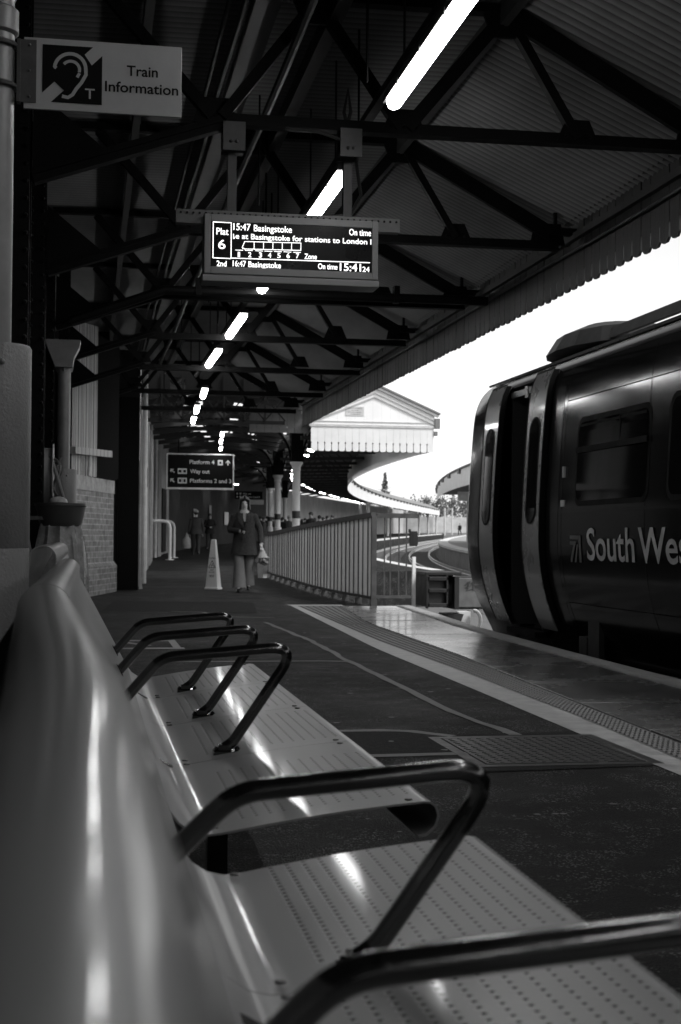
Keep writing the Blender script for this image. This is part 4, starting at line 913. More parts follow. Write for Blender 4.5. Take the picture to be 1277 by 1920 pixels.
b = MB(); b.prism([(c1.x+.05, 21.1, -.15), (c2.x+.1, 21.1, -.15), (c2.x+.0, 21.1, -.42), (c1.x-.02, 21.1, -.42)], (0, .6, 0)); b.box(c1.x+.1, c1.x+.3, 21.2, 21.6, -.95, -.4); b.bar((c1.x+.2, 21.5, -.3), (c1.x+.3, 23.5, -.95), .12); b.box(6.5, 6.7, 21.2, 21.6, -.95, -.2); chb(b, 'leg', M['bufblack'])
q = P(868, 1152, 22.4); b = MB(); b.box(q.x-.1, q.x+.1, 22.3, 22.5, -.95, q.z+.05); b.tube([(q.x+.12+.12*cos(a), 22.2, q.z-.08+.16*sin(a)) for a in np.linspace(-1.4, 1.6, 10)], .03, 7); tag(b.build('marker_post', M['white']), 'short white post on the ballast beneath the buffer stop', 'post')
q = P(775.5, 1136, 21.4); pt = empty('stop_post', (q.x, 21.4, -.9), 'slim white post topped by a black box at the platform end', 'post')
b = MB(); b.box(-.026, .026, -.026, .026, 0, 1.62); b.build('shaft', M['white'], pt)
b = MB(); zt = P(775, 996, 21.4).z+.9; zb = P(775, 1024, 21.4).z+.9; b.box(-.065, .04, -.05, .05, zb, zt); b.box(-.08, -.06, -.05, .05, zt-.02, zt+.03); b.box(-.03, .05, -.055, -.05, zb+.02, zt-.03); b.build('box', M['bufblack'], pt, bevel=.005)
# fence
fp = [(4.137, 20.5), (4.106, 21.51), (4.04, 22.24), (3.99, 23.02), (3.96, 23.85), (3.93, 24.6), (3.925, 25.5), (3.94, 26.6), (3.95, 27.55), (3.96, 28.45), (3.98, 29.4), (3.985, 30.2), (4.0, 31.1), (4.04, 32.2), (4.12, 33.6)]
ft = [1.365, 1.345, 1.32, 1.30, 1.275, 1.255, 1.235, 1.215, 1.19, 1.17, 1.15, 1.13, 1.11, 1.10, 1.10]
fn = empty('fence', (4.0, 27, 0), 'sloping topped fence of pale translucent panels between thin posts', 'fence')
def chf(mb, name, m, **k):
    o = mb.build(name, m, fn, **k); o.matrix_parent_inverse = Matrix.Translation((-4.0, -27, 0)); return o
for i, ((x, y), t) in enumerate(zip(fp, ft)):
    wd = .075 if i == 0 else .026
    b = MB(); b.box(x-wd/2, x+wd/2, y-wd/2, y+wd/2, gz(y)-.01, t-.03); b.box(x-.045, x+.045, y-.045, y+.045, gz(y)+.0, gz(y)+.09); chf(b, 'post', M['fence_steel'])
b = MB()
for (a, ta), (c, tc_) in zip(zip(fp[:-1], ft[:-1]), zip(fp[1:], ft[1:])):
    b.bar((a[0], a[1], ta-.02), (c[0], c[1]+.01, tc_-.02), .09, .07)
chf(b, 'top_rail', M['fence_steel'])
b = MB()
for a, c in zip(fp[:-1], fp[1:]): b.bar((a[0], a[1], .12+gz(a[1])), (c[0], c[1], .12+gz(c[1])), .04, .04)
chf(b, 'bottom_rail', M['fence_steel'])
for i, ((a, ta), (c, tc_)) in enumerate(zip(zip(fp[:-1], ft[:-1]), zip(fp[1:], ft[1:]))):
    b = MB(); ya_, yc_ = a[1]+.02, c[1]-.02
    rows = []
    for k in range(25):
        t = k/24; x = a[0]+(c[0]-a[0])*t+(.018 if (k//2) % 2 else 0); rows.append([(x, ya_+(yc_-ya_)*t, .14+gz(ya_)), (x, ya_+(yc_-ya_)*t, ta+(tc_-ta)*t-.06)])
    b.shell(rows, .008, (1, 0, 0)); chf(b, 'panel', M['fence_panel'])
    for t in (.33, .67):
        x, y = a[0]+(c[0]-a[0])*t-.012, a[1]+(c[1]-a[1])*t; b = MB(); b.box(x-.008, x+.008, y-.010, y+.010, .14+gz(y), ta+(tc_-ta)*t-.05); chf(b, 'batten', M['bufplate'])
rl = empty('railing', (4.4, 20.5, 0), 'short dark barred railing closing the gap between fence and platform edge', 'railing')
for nm_, q_ in (('top_rail', (4.18, 4.80, 20.47, 20.53, 1.30, 1.37)), ('bottom_rail', (4.18, 4.72, 20.48, 20.52, .12, .16))): b = MB(); b.box(*q_); o = b.build(nm_, M['fence_steel'], rl); o.matrix_parent_inverse = Matrix.Translation((-4.4, -20.5, 0))
for px in (727, 741.5, 748.5, 763):
    pass
for px in (721, 732, 748, 762):
    q = P(px, 1040, 20.5); b = MB(); b.box(q.x-.009, q.x+.009, 20.49, 20.51, .16, 1.30); o = b.build('bar', M['fence_steel'], rl); o.matrix_parent_inverse = Matrix.Translation((-4.4, -20.5, 0))
# stacked sleepers beyond the railing
for i, (x0, y0, x1, y1, z) in enumerate(((5.0, 23.6, 5.6, 21.9, -.55), (5.25, 23.8, 5.85, 22.0, -.5), (5.5, 24.0, 6.15, 22.3, -.52), (4.8, 23.3, 5.3, 21.8, -.6))):
    b = MB(); b.bar((x0, y0, z+.1), (x1, y1, z-.28), .2, .16); tag(b.build('timber', M['sleeper']), 'dark timber baulk dumped on the ballast behind the railing', 'timber', 'timber baulks behind the railing')

# ================================================================== BIN, DRUM, BOARD behind the drain pipe
bn = empty('litter_bin', (-.21, 11.2, 0), 'bin of a clear bag hung under a dark flared rim beside the brick wall', 'bin')
b = MB(); n = 28; rows = []
for rr_, z in ((.150, 1.075), (.155, 1.085), (.178, 1.16), (.192, 1.225), (.200, 1.23), (.200, 1.25), (.18, 1.25), (.17, 1.2)):
    rows.append([(rr_*cos(2*pi*k/n), rr_*sin(2*pi*k/n)*1.1, z-(.035*max(0, cos(2*pi*k/n-1.0)) if z < 1.1 else 0)) for k in range(n+1)])
b.strip(rows); b.build('rim', M['bin'], bn, smooth=True)
b = MB(); rows = []; rnd = random.Random(5)
for i in range(16):
    z = 1.10-1.02*i/15; rr_ = .150+.055*sin(pi*min(1, i/13))+.01*i/15
    rows.append([((rr_+.012*sin(k*1.9+i*.2)+.006*sin(k*5.1))*cos(2*pi*k/36), (rr_+.012*sin(k*1.9+i*.2))*sin(2*pi*k/36), z) for k in range(37)])
b.strip(rows); b.build('bag', M['film'], bn, smooth=True)
b = MB()
for k in range(14): b.ball((rnd.uniform(-.09, .09), rnd.uniform(-.09, .09), rnd.uniform(.1, .5)), rnd.uniform(.04, .08), rnd.uniform(.04, .08), rnd.uniform(.03, .06), 8, 5)
b.build('litter', M['litter'], bn)
b = MB(); b.tube([(-.27, -.1, 0), (-.27, -.1, 1.2)], .02, 8); b.box(-.3, -.12, -.12, -.08, 1.12, 1.15); b.build('stand', M['bin'], bn)
b = MB(); b.ball((-.02, 0, 1.26), .075, .08, .045, 10, 6); b.build('rubbish', M['litter'], bn, smooth=True)
q0, q1 = P(95, 855, 12.4), P(122, 945, 12.4)
b = MB(); b.tube([q0, q1, q1+(q1-q0)*1.6], .016, 8); tag(b.build('wooden_pole', M['wood']), 'wooden pole leaning behind the bin', 'pole')
dr = empty('hose_drum', (-.37, 12.6, 1.5), 'pale round drum seen edge on, fixed to the wall between drain pipe and bin', 'drum')
b = MB(); b.lathe([(.26, -.075), (.262, -.02), (.255, -.018), (.255, -.012), (.262, -.01), (.262, .055), (.30, .062), (.30, .070), (.2, .072)], (0, 0, 0), 36, axis=0); b.build('drum', M['drum'], dr, smooth=True)
b = MB(); b.tube([(.1+.03*sin(a*3), .17*cos(a), .17*sin(a)) for a in np.linspace(0, 2*pi, 30)], .012, 6); b.tube([(.09, -.1, -.2), (.14, -.08, -.12), (.1, -.05, .1), (.13, 0, .18)], .01, 6); b.box(-.12, -.07, -.3, -.22, -.02, .05); b.build('hose', M['bracket'], dr)
lb = empty('leaning_board', (-.42, 9.0, 0), 'grey board on edge leaning beside the sleeve behind the bench', 'board')
b = MB(); b.prism([(.0, 0, 1.12), (.035, 0, 1.12), (.245, 0, .05), (.16, 0, .05)], (0, .03, 0)); b.prism([(-.14, .05, 1.1), (.0, .05, 1.0), (.14, .05, .05), (-.14, .05, .05)], (0, .02, 0)); b.build('frame', M['post'], lb)
b = MB(); b.prism([(-.1, .04, .86), (-.02, .04, .86), (.12, .04, .05), (-.02, .04, .05)], (0, .008, 0)); b.build('panel', M['wall_dark'], lb)

# ================================================================== THE FAR HALL AND ITS CURVED CANOPY
def Cl(Y): return E(Y)-3.35 if Y >= 39 else float(np.interp(Y, [29.5, 39], [4.3, E(39)-3.35]))
hall = empty('hall_canopy', (4, 60, 4), 'curved station roof beyond the near canopy, with a white scalloped gable and white edge', 'canopy')
def chh(mb, name, m, par=None, **k):
    o = mb.build(name, m, par or hall, **k)
    if not par: o.matrix_parent_inverse = Matrix.Translation((-4, -60, -4))
    return o
rnd = random.Random(11)
b = MB(); yq = list(np.arange(33, 60, 1.5))+list(np.arange(60, 240, 4)); NX = 16
def hz(t, Y): return gz(Y)+4.52+.45*sin(pi*t)**.8
for i in range(len(yq)-1):
    y0, y1 = yq[i], yq[i+1]
    for k in range(NX):
        if y0 > 36 and y0 < 150 and k in (5, 6, 9, 10, 12) and rnd.random() < .16: continue
        q = []
        for y, t in ((y0, k/NX), (y0, (k+1)/NX), (y1, (k+1)/NX), (y1, k/NX)): q.append((Wl(y)-.5+(Cl(y)-Wl(y)+.5)*t, y, hz(t, y)))
        b.add(q, [(0, 1, 2, 3)])
chh(b, 'roof', M['hallroof'])
for y in list(np.arange(33.5, 62, 2.9))+list(np.arange(62, 150, 6)):
    b = MB(); pts = [(Wl(y)-.3+(Cl(y)-Wl(y)+.3)*t, y, gz(y)+4.22+.22*sin(pi*t)) for t in np.linspace(0, 1, 11)]
    for a, c in zip(pts[:-1], pts[1:]): b.bar(a, c, .10, .14)
    for t in (.25, .5, .75):
        x = Wl(y)-.3+(Cl(y)-Wl(y)+.3)*t; b.bar((x, y, gz(y)+4.26+.22*sin(pi*t)), (x+.5, y, hz(t, y)), .06)
        b.bar((x, y, gz(y)+4.26+.22*sin(pi*t)), (x-.5, y, hz(t, y)), .06)
    chh(b, 'rib', M['beam'])
# end screen of the hall, part boarded, with openings to the sky
b = MB(); ys_ = 31.5
b.box(-.6, .2, ys_, ys_+.05, 3.4, 5.0)
for x0_, x1_ in ((.2, 1.0), (1.28, 1.75), (2.08, 4.3)): b.box(x0_, x1_, ys_, ys_+.05, 4.18, 5.0)
for x0_, x1_ in ((1.0, 1.28), (1.75, 2.08)): b.box(x0_, x1_, ys_, ys_+.05, 4.52, 5.0)
b.box(.2, 4.3, ys_-.05, ys_, 3.52, 3.60); b.box(.2, 4.3, ys_-.05, ys_, 4.12, 4.18)
for k in range(9):
    x0_ = .2+k*.456; b.bar((x0_, ys_-.02, 3.6), (x0_+.456, ys_-.02, 4.12), .03); b.bar((x0_+.456, ys_-.045, 3.6), (x0_, ys_-.045, 4.12), .03); b.bar((x0_, ys_-.08, 3.6), (x0_, ys_-.08, 4.6), .04)
chh(b, 'end_screen', M['steel'])
# pitched strip along the platform edge
yq = [38.75]+list(np.arange(41, 240, 3))
b = MB(); rows = []
for y in yq: rows.append([(Cl(y)-.05, y, gz(y)+4.25), ((Cl(y)+E(y))/2, y, gz(y)+5.02), (E(y)+.08, y, gz(y)+4.22)])
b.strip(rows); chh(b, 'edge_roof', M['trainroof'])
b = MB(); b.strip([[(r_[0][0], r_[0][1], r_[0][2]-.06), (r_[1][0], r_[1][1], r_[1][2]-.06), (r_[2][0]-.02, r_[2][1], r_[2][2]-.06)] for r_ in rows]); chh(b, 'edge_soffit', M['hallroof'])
b = MB(); yy_ = 38.75
while yy_ < 238:
    y1 = yy_+(.185 if yy_ < 75 else 3.); z = gz(yy_)
    bot = 3.25
    b.add([(E(yy_), yy_+.008, z+bot+.03), (E(yy_), yy_+.05 if yy_ < 75 else yy_, z+bot), (E(y1), y1-.05 if yy_ < 75 else y1, gz(y1)+bot), (E(y1), y1-.008 if yy_ < 75 else y1, gz(y1)+bot+.03), (E(y1), y1, gz(y1)+bot+.25), (E(y1), y1, gz(y1)+4.22), (E(yy_), yy_, z+4.22), (E(yy_), yy_, z+bot+.25)], [(0, 1, 2, 3, 4, 5, 6, 7)]); yy_ = y1
chh(b, 'edge_valance', M['fascia'])
b = MB(); b.tube([(E(y)+.08, y, gz(y)+4.18) for y in yq], .05, 6)
for y in np.arange(60, 236, 5): b.box(E(y)+.0, E(y)+.12, y-.15, y+.15, gz(y)+3.98, gz(y)+4.16)
chh(b, 'gutter', M['fence_steel'])
for y in np.arange(41, 150, 4.5):
    b = MB(); b.bar((Cl(y), y, gz(y)+3.75), (E(y)-.05, y, gz(y)+3.85), .09, .12); b.bar((Cl(y)+.6, y, gz(y)+3.8), ((Cl(y)+E(y))/2, y, gz(y)+4.9), .06); b.bar((E(y)-.5, y, gz(y)+3.85), ((Cl(y)+E(y))/2, y, gz(y)+4.9), .06); chh(b, 'edge_rafter', M['beam'])
# scalloped white gable
GY = 38.7; gl, gr = 6.02, 9.50; zb = 3.40; zs_ = 4.08
b = MB(); n = 18; wv = (gr-gl)/n
for k in range(n):
    x0, x1 = gl+k*wv, gl+(k+1)*wv; rr_ = .055; pts = [(x0+.010, GY, zb+rr_)]
    for i in range(1, 6): a = radians(180+90*i/6); pts.append((x0+.010+rr_+rr_*cos(a), GY, zb+rr_+rr_*sin(a)))
    for i in range(1, 6): a = radians(270+90*i/6); pts.append((x1-.010-rr_+rr_*cos(a), GY, zb+rr_+rr_*sin(a)))
    pts += [(x1-.010, GY, zb+rr_), (x1-.010, GY, zb+.20), (x1-.022, GY, zb+.225), (x1-.010, GY, zb+.25), (x1-.002, GY, zb+.26), (x1-.002, GY, zs_), (x0+.002, GY, zs_), (x0+.002, GY, zb+.26), (x0+.010, GY, zb+.25), (x0+.022, GY, zb+.225), (x0+.010, GY, zb+.20)]
    b.prism(pts, (0, .025, 0))
chh(b, 'scalloped_boards', M['scallop'])
gx = 7.80; za, ze = 5.19, 4.44
b = MB(); b.prism([(gl-.05, GY+.005, zs_+.06), (gr+.02, GY+.005, zs_+.06), (gr+.02, GY+.005, ze), (gx, GY+.005, za), (gl-.05, GY+.005, ze)], (0, .03, 0)); gb = chh(b, 'gable_board', M['gable'])
b = MB(); b.box(gl-.05, gr+.03, GY-.03, GY+.04, zs_+.0, zs_+.05); b.box(gl-.05, gr+.03, GY-.02, GY+.002, zs_+.14, zs_+.16); chh(b, 'gable_moulding', M['greywhite'])
b = MB()
for s_, ex in ((1, gr+.12), (-1, gl-.15)):
    for o_, hh, dp_ in ((0, .07, .09), (-.16, .03, .03), (-.28, .03, .03)): b.bar((gx+.0, GY-.02-dp_/4, za+.02+o_), (ex, GY-.02-dp_/4, ze-.02+o_), dp_, hh)
chh(b, 'barge_board', M['greywhite'])
b = MB(); b.bar((gx, GY-.06, za+.09), (gr+.16, GY-.06, ze+.04), .14, .05); b.bar((gx, GY-.06, za+.09), (gl-.16, GY-.06, ze+.04), .14, .05); b.box(gr+.02, gr+.16, GY-.08, GY+.1, zs_+.0, zs_+.28); b.box(gr+.0, gr+.10, GY-.05, GY+.1, zs_-.2, zs_-.08); chh(b, 'roof_edge', M['post'])
q0, q1 = P(648, 762, GY), P(682, 780, GY); b = MB(); b.box(q0.x, q1.x, GY-.012, GY, q1.z, q0.z); nb = chh(b, 'notice_plate', M['greywhite'])
b = MB()
for k, (f0, f1) in enumerate(((.1, .9), (.3, .7), (.15, .85), (.25, .8))): b.box(q0.x+(q1.x-q0.x)*f0, q0.x+(q1.x-q0.x)*f1, GY-.014, GY-.012, q0.z-.04-k*.055-.012, q0.z-.04-k*.055)
chh(b, 'faded_lines', M['bufplate'], nb)
b = MB(); 
for x in np.arange(4.35, 6.0, .21): b.box(x, x+.2, GY+.3, GY+.32, 3.9, 5.0)
chh(b, 'side_boarding', M['stripvalance'])
# columns with scroll brackets
def column(px, py, label, grp):
    p = G(px, py, 3.25); Y = p.y; z0 = gz(Y)
    t = empty('canopy_column', (p.x, Y, z0), label, 'column', grp, radians(0))
    b = MB(); b.lathe([(.17, 0), (.17, 1.1), (.125, 1.12), (.125, 2.95), (.15, 2.98), (.13, 3.03), (.155, 3.1), (.21, 3.18), (.21, 3.23)], (0, 0, 0), 20); b.build('shaft', M['white'], t, smooth=True)
    for za_, zb_ in ((1.42, 1.66), (.55, .85)):
        b = MB(); b.lathe([(.172 if za_ < 1.1 else .128, za_), (.172 if za_ < 1.1 else .128, zb_)], (0, 0, 0), 20); b.build('band', M['band'], t, smooth=True)
    b = MB(); b.box(-.19, .19, -.19, .19, 3.23, 4.75); b.box(-.24, .24, -.24, .24, 4.2, 4.32); b.box(-.12, -.02, -.20, -.19, 3.4, 4.1); b.box(.02, .12, -.20, -.19, 3.4, 4.1); b.build('upper_post', M['steel'], t)
    for s_, wd_ in ((-1, .95), (1, .62)):
        H = 1.12; b = MB(); x0 = s_*.19
        cur = [(x0+s_*wd_*(1-cos(a)), 3.24+H*sin(a)) for a in np.linspace(0, pi/2, 14)]
        for a, c in zip(cur[:-1], cur[1:]): b.bar((a[0], 0, a[1]), (c[0], 0, c[1]), .09, .07)
        b.bar((x0, 0, 4.40), (x0+s_*wd_, 0, 4.40), .09, .07)
        br = b.build('bracket', M['steel'], t)
        b = MB()
        ln = [(x0+s_*(wd_*(1-cos(a))*.82), 3.24+H*sin(a)*.95+.10) for a in np.linspace(.25, 1.3, 12)]
        b.tube([(x, 0, z) for x, z in ln], .022, 5)
        for cx_, cz_, r_ in ((x0+s_*.10, 4.22, .10), (x0+s_*.13, 3.98, .095), (x0+s_*.08, 3.78, .07), (x0+s_*.34, 4.27, .085), (x0+s_*.06, 3.62, .05)):
            if abs(cx_-x0) < wd_*.75: b.tube([(cx_+r_*(1-.75*q/22)*cos(q*.55)*s_, 0, cz_+r_*(1-.75*q/22)*sin(q*.55)) for q in range(23)], .019, 5)
        b.tube([(x0+s_*.05, 0, 3.5), (x0+s_*.05, 0, 4.36), (x0+s_*wd_*.8, 0, 4.36)], .016, 5)
        b.build('scrollwork', M['scroll'], br)
    return t
column(556, 865, 'nearest white column with dark bands and scroll brackets, standing behind the fence', 'white canopy columns')
column(521, 890, 'second white column behind the fence, left of the nearest and brightest one', 'white canopy columns')
column(507, 915, 'third white column behind the fence, the leftmost of them', 'white canopy columns')
column(534, 933, 'thin far white column seen between the two nearest ones', 'white canopy columns')
for px, py, Y in ((786, 958, 215), (803, 956, 225), (818, 958, 240), (834, 958, 250), (848, 958, 262), (727, 952, 170), (676, 948, 150), (690, 948, 140)):
    p = P(px, py, Y); b = MB(); b.lathe([(.16, gz(Y)-.3), (.16, p.z+.5)], (p.x, Y, 0), 10); tag(b.build('canopy_post', M['greywhite']), 'slender far white post under the distant curved canopies', 'post', 'far white posts')
# island platform canopy
ic = empty('island_canopy', (25, 80, 4), 'curved canopy with white edge over the far platform, beside the train', 'canopy')
def chi(mb, name, m):
    o = mb.build(name, m, ic); o.matrix_parent_inverse = Matrix.Translation((-25, -80, -4)); return o
yq = list(np.arange(56, 118, 3)); lx = lambda y: E(y)+5.95
b = MB(); b.strip([[(lx(y), y, gz(y)+3.28), (lx(y), y, gz(y)+4.25)] for y in yq]); chi(b, 'fascia', M['fascia'])
b = MB(); b.strip([[(lx(y)-.06, y, gz(y)+4.30), (lx(y)+3, y, gz(y)+4.8), (lx(y)+6, y, gz(y)+4.3)] for y in yq]); chi(b, 'roof', M['stripvalance'])
b = MB(); b.strip([[(lx(y)+.1, y, gz(y)+3.9), (lx(y)+6, y, gz(y)+3.95)] for y in yq]); b.strip([[(lx(y)+6, y, gz(y)+3.3), (lx(y)+6, y, gz(y)+4.3)] for y in yq]); chi(b, 'soffit', M['hallroof'])
b = MB(); b.tube([(lx(y)-.05, y, gz(y)+4.25) for y in yq], .06, 6)
for y in np.arange(58, 116, 7): b.box(lx(y)-.12, lx(y)+.02, y-.2, y+.2, gz(y)+3.98, gz(y)+4.22)
chi(b, 'gutter', M['fence_steel'])
for y in (70, 84, 98, 112):
    b = MB(); b.lathe([(.15, gz(y)), (.15, gz(y)+3.9)], (lx(y)+2.6, y, 0), 12); chi(b, 'post', M['greywhite'])
p = P(862, 906, 80); b = MB(); b.box(E(82)+6.6, E(82)+8.1, 81.9, 82.0, gz(82)+2.75, gz(82)+3.3); tag(b.build('hanging_board', M['greywhite']), 'pale board hanging under the far canopy beside the train', 'board')

# ================================================================== SIGNS, HANDRAILS, CONE
SY = 48.4; sa, sb_ = P(313, 850, SY), P(438, 917, SY)
ws = empty('way_out_sign', ((sa.x+sb_.x)/2, SY, sb_.z), 'black hanging sign for Platform 4, Way out and Platforms 2 and 3', 'sign')
def chw(mb, name, m, par=None):
    o = mb.build(name, m, par or ws)
    if not par: o.matrix_parent_inverse = Matrix.Translation(-ws.location)
    return o
sxx0, sxx1, sz0, sz1 = sa.x, sb_.x, sb_.z, sa.z
b = MB(); b.box(sxx0, sxx1, SY, SY+.16, sz0, sz1); pn = chw(b, 'panel', M['wayblack'])
b = MB(); e_ = .032
b.box(sxx0-.01, sxx1+.01, SY-.01, SY+.17, sz1-e_, sz1+.01); b.box(sxx0-.01, sxx1+.01, SY-.01, SY+.17, sz0-.03, sz0+e_); b.box(sxx0-.01, sxx0+e_, SY-.01, SY+.17, sz0+e_, sz1-e_); b.box(sxx1-e_, sxx1+.01, SY-.01, SY+.17, sz0+e_, sz1-e_); chw(b, 'frame', M['wayedge'])
b = MB(); b.tube([(sxx0+.4, SY+.08, sz1), (sxx0+.4, SY+.08, 4.3)], .025, 6); b.tube([(sxx1-.4, SY+.08, sz1), (sxx1-.4, SY+.08, 4.3)], .025, 6); chw(b, 'hanger', M['steel'])
KW = (sxx1-sxx0)/493.
def wp(zx, zy): return (sxx0+(zx-337)*KW, SY-.004, sz1-(zy-765)*KW)
def wtext(mb, body, zl, zr, zb_, cap): put_text(mb, body, wp(zl, zb_), (1, 0, 0), (0, 0, 1), (zr-zl)*KW, cap*KW, .006)
b = MB(); wtext(b, 'Platform 4', 503, 686, 839, 30); wtext(b, 'Way out', 508, 652, 908, 30); wtext(b, 'Platforms 2 and 3', 508, 812, 977, 30); chw(b, 'lettering', M['wayink'], pn)
b = MB()
def wpoly(pts, mb=None, k=0): (mb or b).add([(p[0], p[1]-k, p[2]) for p in (wp(*q) for q in pts)], [tuple(range(len(pts)))])
wpoly([(712, 808), (748, 808), (748, 846), (712, 846)]); wpoly([(418, 874), (484, 874), (484, 914), (418, 914)]); wpoly([(418, 943), (484, 943), (484, 984), (418, 984)])
wpoly([(770, 826), (786, 806), (803, 826), (803, 833), (790, 822), (790, 846), (782, 846), (782, 822), (770, 833)])
for y in (878, 948): wpoly([(364, y), (388, y), (388, y+7), (377, y+7), (396, y+25), (391, y+31), (371, y+12), (371, y+23), (364, y+23)])
chw(b, 'symbol', M['wayink'], pn)
b = MB()
wpoly([(722, 819), (738, 819), (738, 836), (722, 836)], b, .003); wpoly([(450, 880), (452, 880), (452, 908), (450, 908)], b, .003); wpoly([(424, 884), (444, 884), (444, 904), (424, 904)], b, .003); wpoly([(458, 884), (478, 884), (478, 904), (458, 904)], b, .003)
wpoly([(450, 948), (452, 948), (452, 980), (450, 980)], b, .003); wpoly([(426, 952), (444, 952), (444, 975), (426, 975)], b, .003); wpoly([(460, 952), (476, 952), (476, 975), (460, 975)], b, .003); chw(b, 'symbol_detail', M['wayblack'], pn)
SY2 = 93.; sa, sb_ = P(441, 921, SY2), P(492, 936, SY2)
w2 = empty('way_out_sign', ((sa.x+sb_.x)/2, SY2, sb_.z), 'smaller far black hanging sign just above and behind the walking woman', 'sign')
def chw2(mb, name, m):
    o = mb.build(name, m, w2); o.matrix_parent_inverse = Matrix.Translation(-w2.location); return o
b = MB(); b.box(sa.x, sb_.x, SY2, SY2+.2, sb_.z, sa.z); chw2(b, 'panel', M['wayblack'])
b = MB(); hh = sa.z-sb_.z; ww_ = sb_.x-sa.x
for k, (tx, wd_) in enumerate((('Way out', .3), ('Platforms 2 and 3', .62))): put_text(b, tx, (sa.x+ww_*.28, SY2-.01, sa.z-hh*(.42+.42*k)), (1, 0, 0), (0, 0, 1), ww_*wd_, hh*.24, .01)
for k in range(2): b.box(sa.x+ww_*.05, sa.x+ww_*.1, SY2-.02, SY2, sa.z-hh*(.42+.42*k), sa.z-hh*(.2+.42*k)); b.box(sa.x+ww_*.16, sa.x+ww_*.22, SY2-.02, SY2, sa.z-hh*(.42+.42*k), sa.z-hh*(.18+.42*k))
chw2(b, 'lettering', M['wayink'])
b = MB(); qa, qb = P(455, 937, SY2), P(495, 946, SY2); b.box(qa.x, qb.x, SY2+.1, SY2+.2, qb.z, qa.z); chw2(b, 'lower_panel', M['greywhite'])
for (px, py), lb in zip(((318.4, 1050), (326, 1046)), ('nearer white bent tube handrail fixed to the station wall', 'farther white bent tube handrail behind the nearer one')):
    p = G(px, py); hr = empty('handrail', p, lb, 'handrail', 'white handrails by the wall')
    x0 = Wl(p.y)-p.x; b = MB(); H = 1.30
    b.tube([(x0, 0, H), (-.22, 0, H), (-.10, 0, H-.03), (-.03, 0, H-.10), (0, 0, H-.22), (0, 0, 0)], .055, 9); b.build('tube', M['white'], hr, smooth=True)
    b = MB(); b.lathe([(.15, 0), (.15, .02), (.07, .03)], (0, 0, 0), 12); b.lathe([(.11, x0+.005), (.11, x0+.03)], (0, 0, H), 12, axis=0); b.build('flange', M['white'], hr)
p = G(400, 1105); cn = empty('wet_floor_cone', p, 'tall white four sided wet floor cone beside the walking woman', 'cone', None, radians(-24))
b = MB(); b.loft([((0, 0, 0), .185, .185), ((0, 0, .035), .185, .185), ((0, 0, .036), .165, .165), ((0, 0, .90), .058, .058), ((0, 0, .92), .05, .05)], 4)
o = b.build('cone', M['cone'], cn, bevel=.006); o.rotation_euler.z = radians(45)
def cface(zc): return -(.165+(.058-.165)*(zc-.036)/.864)*cos(pi/4)-.002
b = MB(); sl = (cface(.9)-cface(.1))/.8
for tx, zc, wd_, cap in (('CAUTION', .565, .115, .022), ('WET', .345, .075, .024), ('FLOOR', .305, .105, .024)):
    put_text(b, tx, (-wd_/2, cface(zc), zc), (1, 0, 0), Vector((0, sl, 1)).normalized(), wd_, cap, .0015)
def cbar(a, c, wd_): b.bar((a[0], cface(a[1]), a[1]), (c[0], cface(c[1]), c[1]), .001, wd_) if abs(a[0]-c[0]) > abs(a[1]-c[1]) else b.bar((a[0], cface(a[1]), a[1]), (c[0], cface(c[1]), c[1]), wd_, .001, (0, 1, 0))
for a, c in (((-.065, .40), (.065, .40)), ((-.065, .40), (0, .53)), ((.065, .40), (0, .53)), ((-.02, .42), (.012, .48)), ((.0, .455), (.035, .425)), ((-.05, .26), (.05, .26)), ((-.045, .235), (.045, .235))): cbar(a, c, .010)
mk = b.build('lettering', M['ink'], cn)
mk2 = mk.copy(); COL.objects.link(mk2); mk2.parent = cn; mk2.rotation_euler.z = radians(-90)

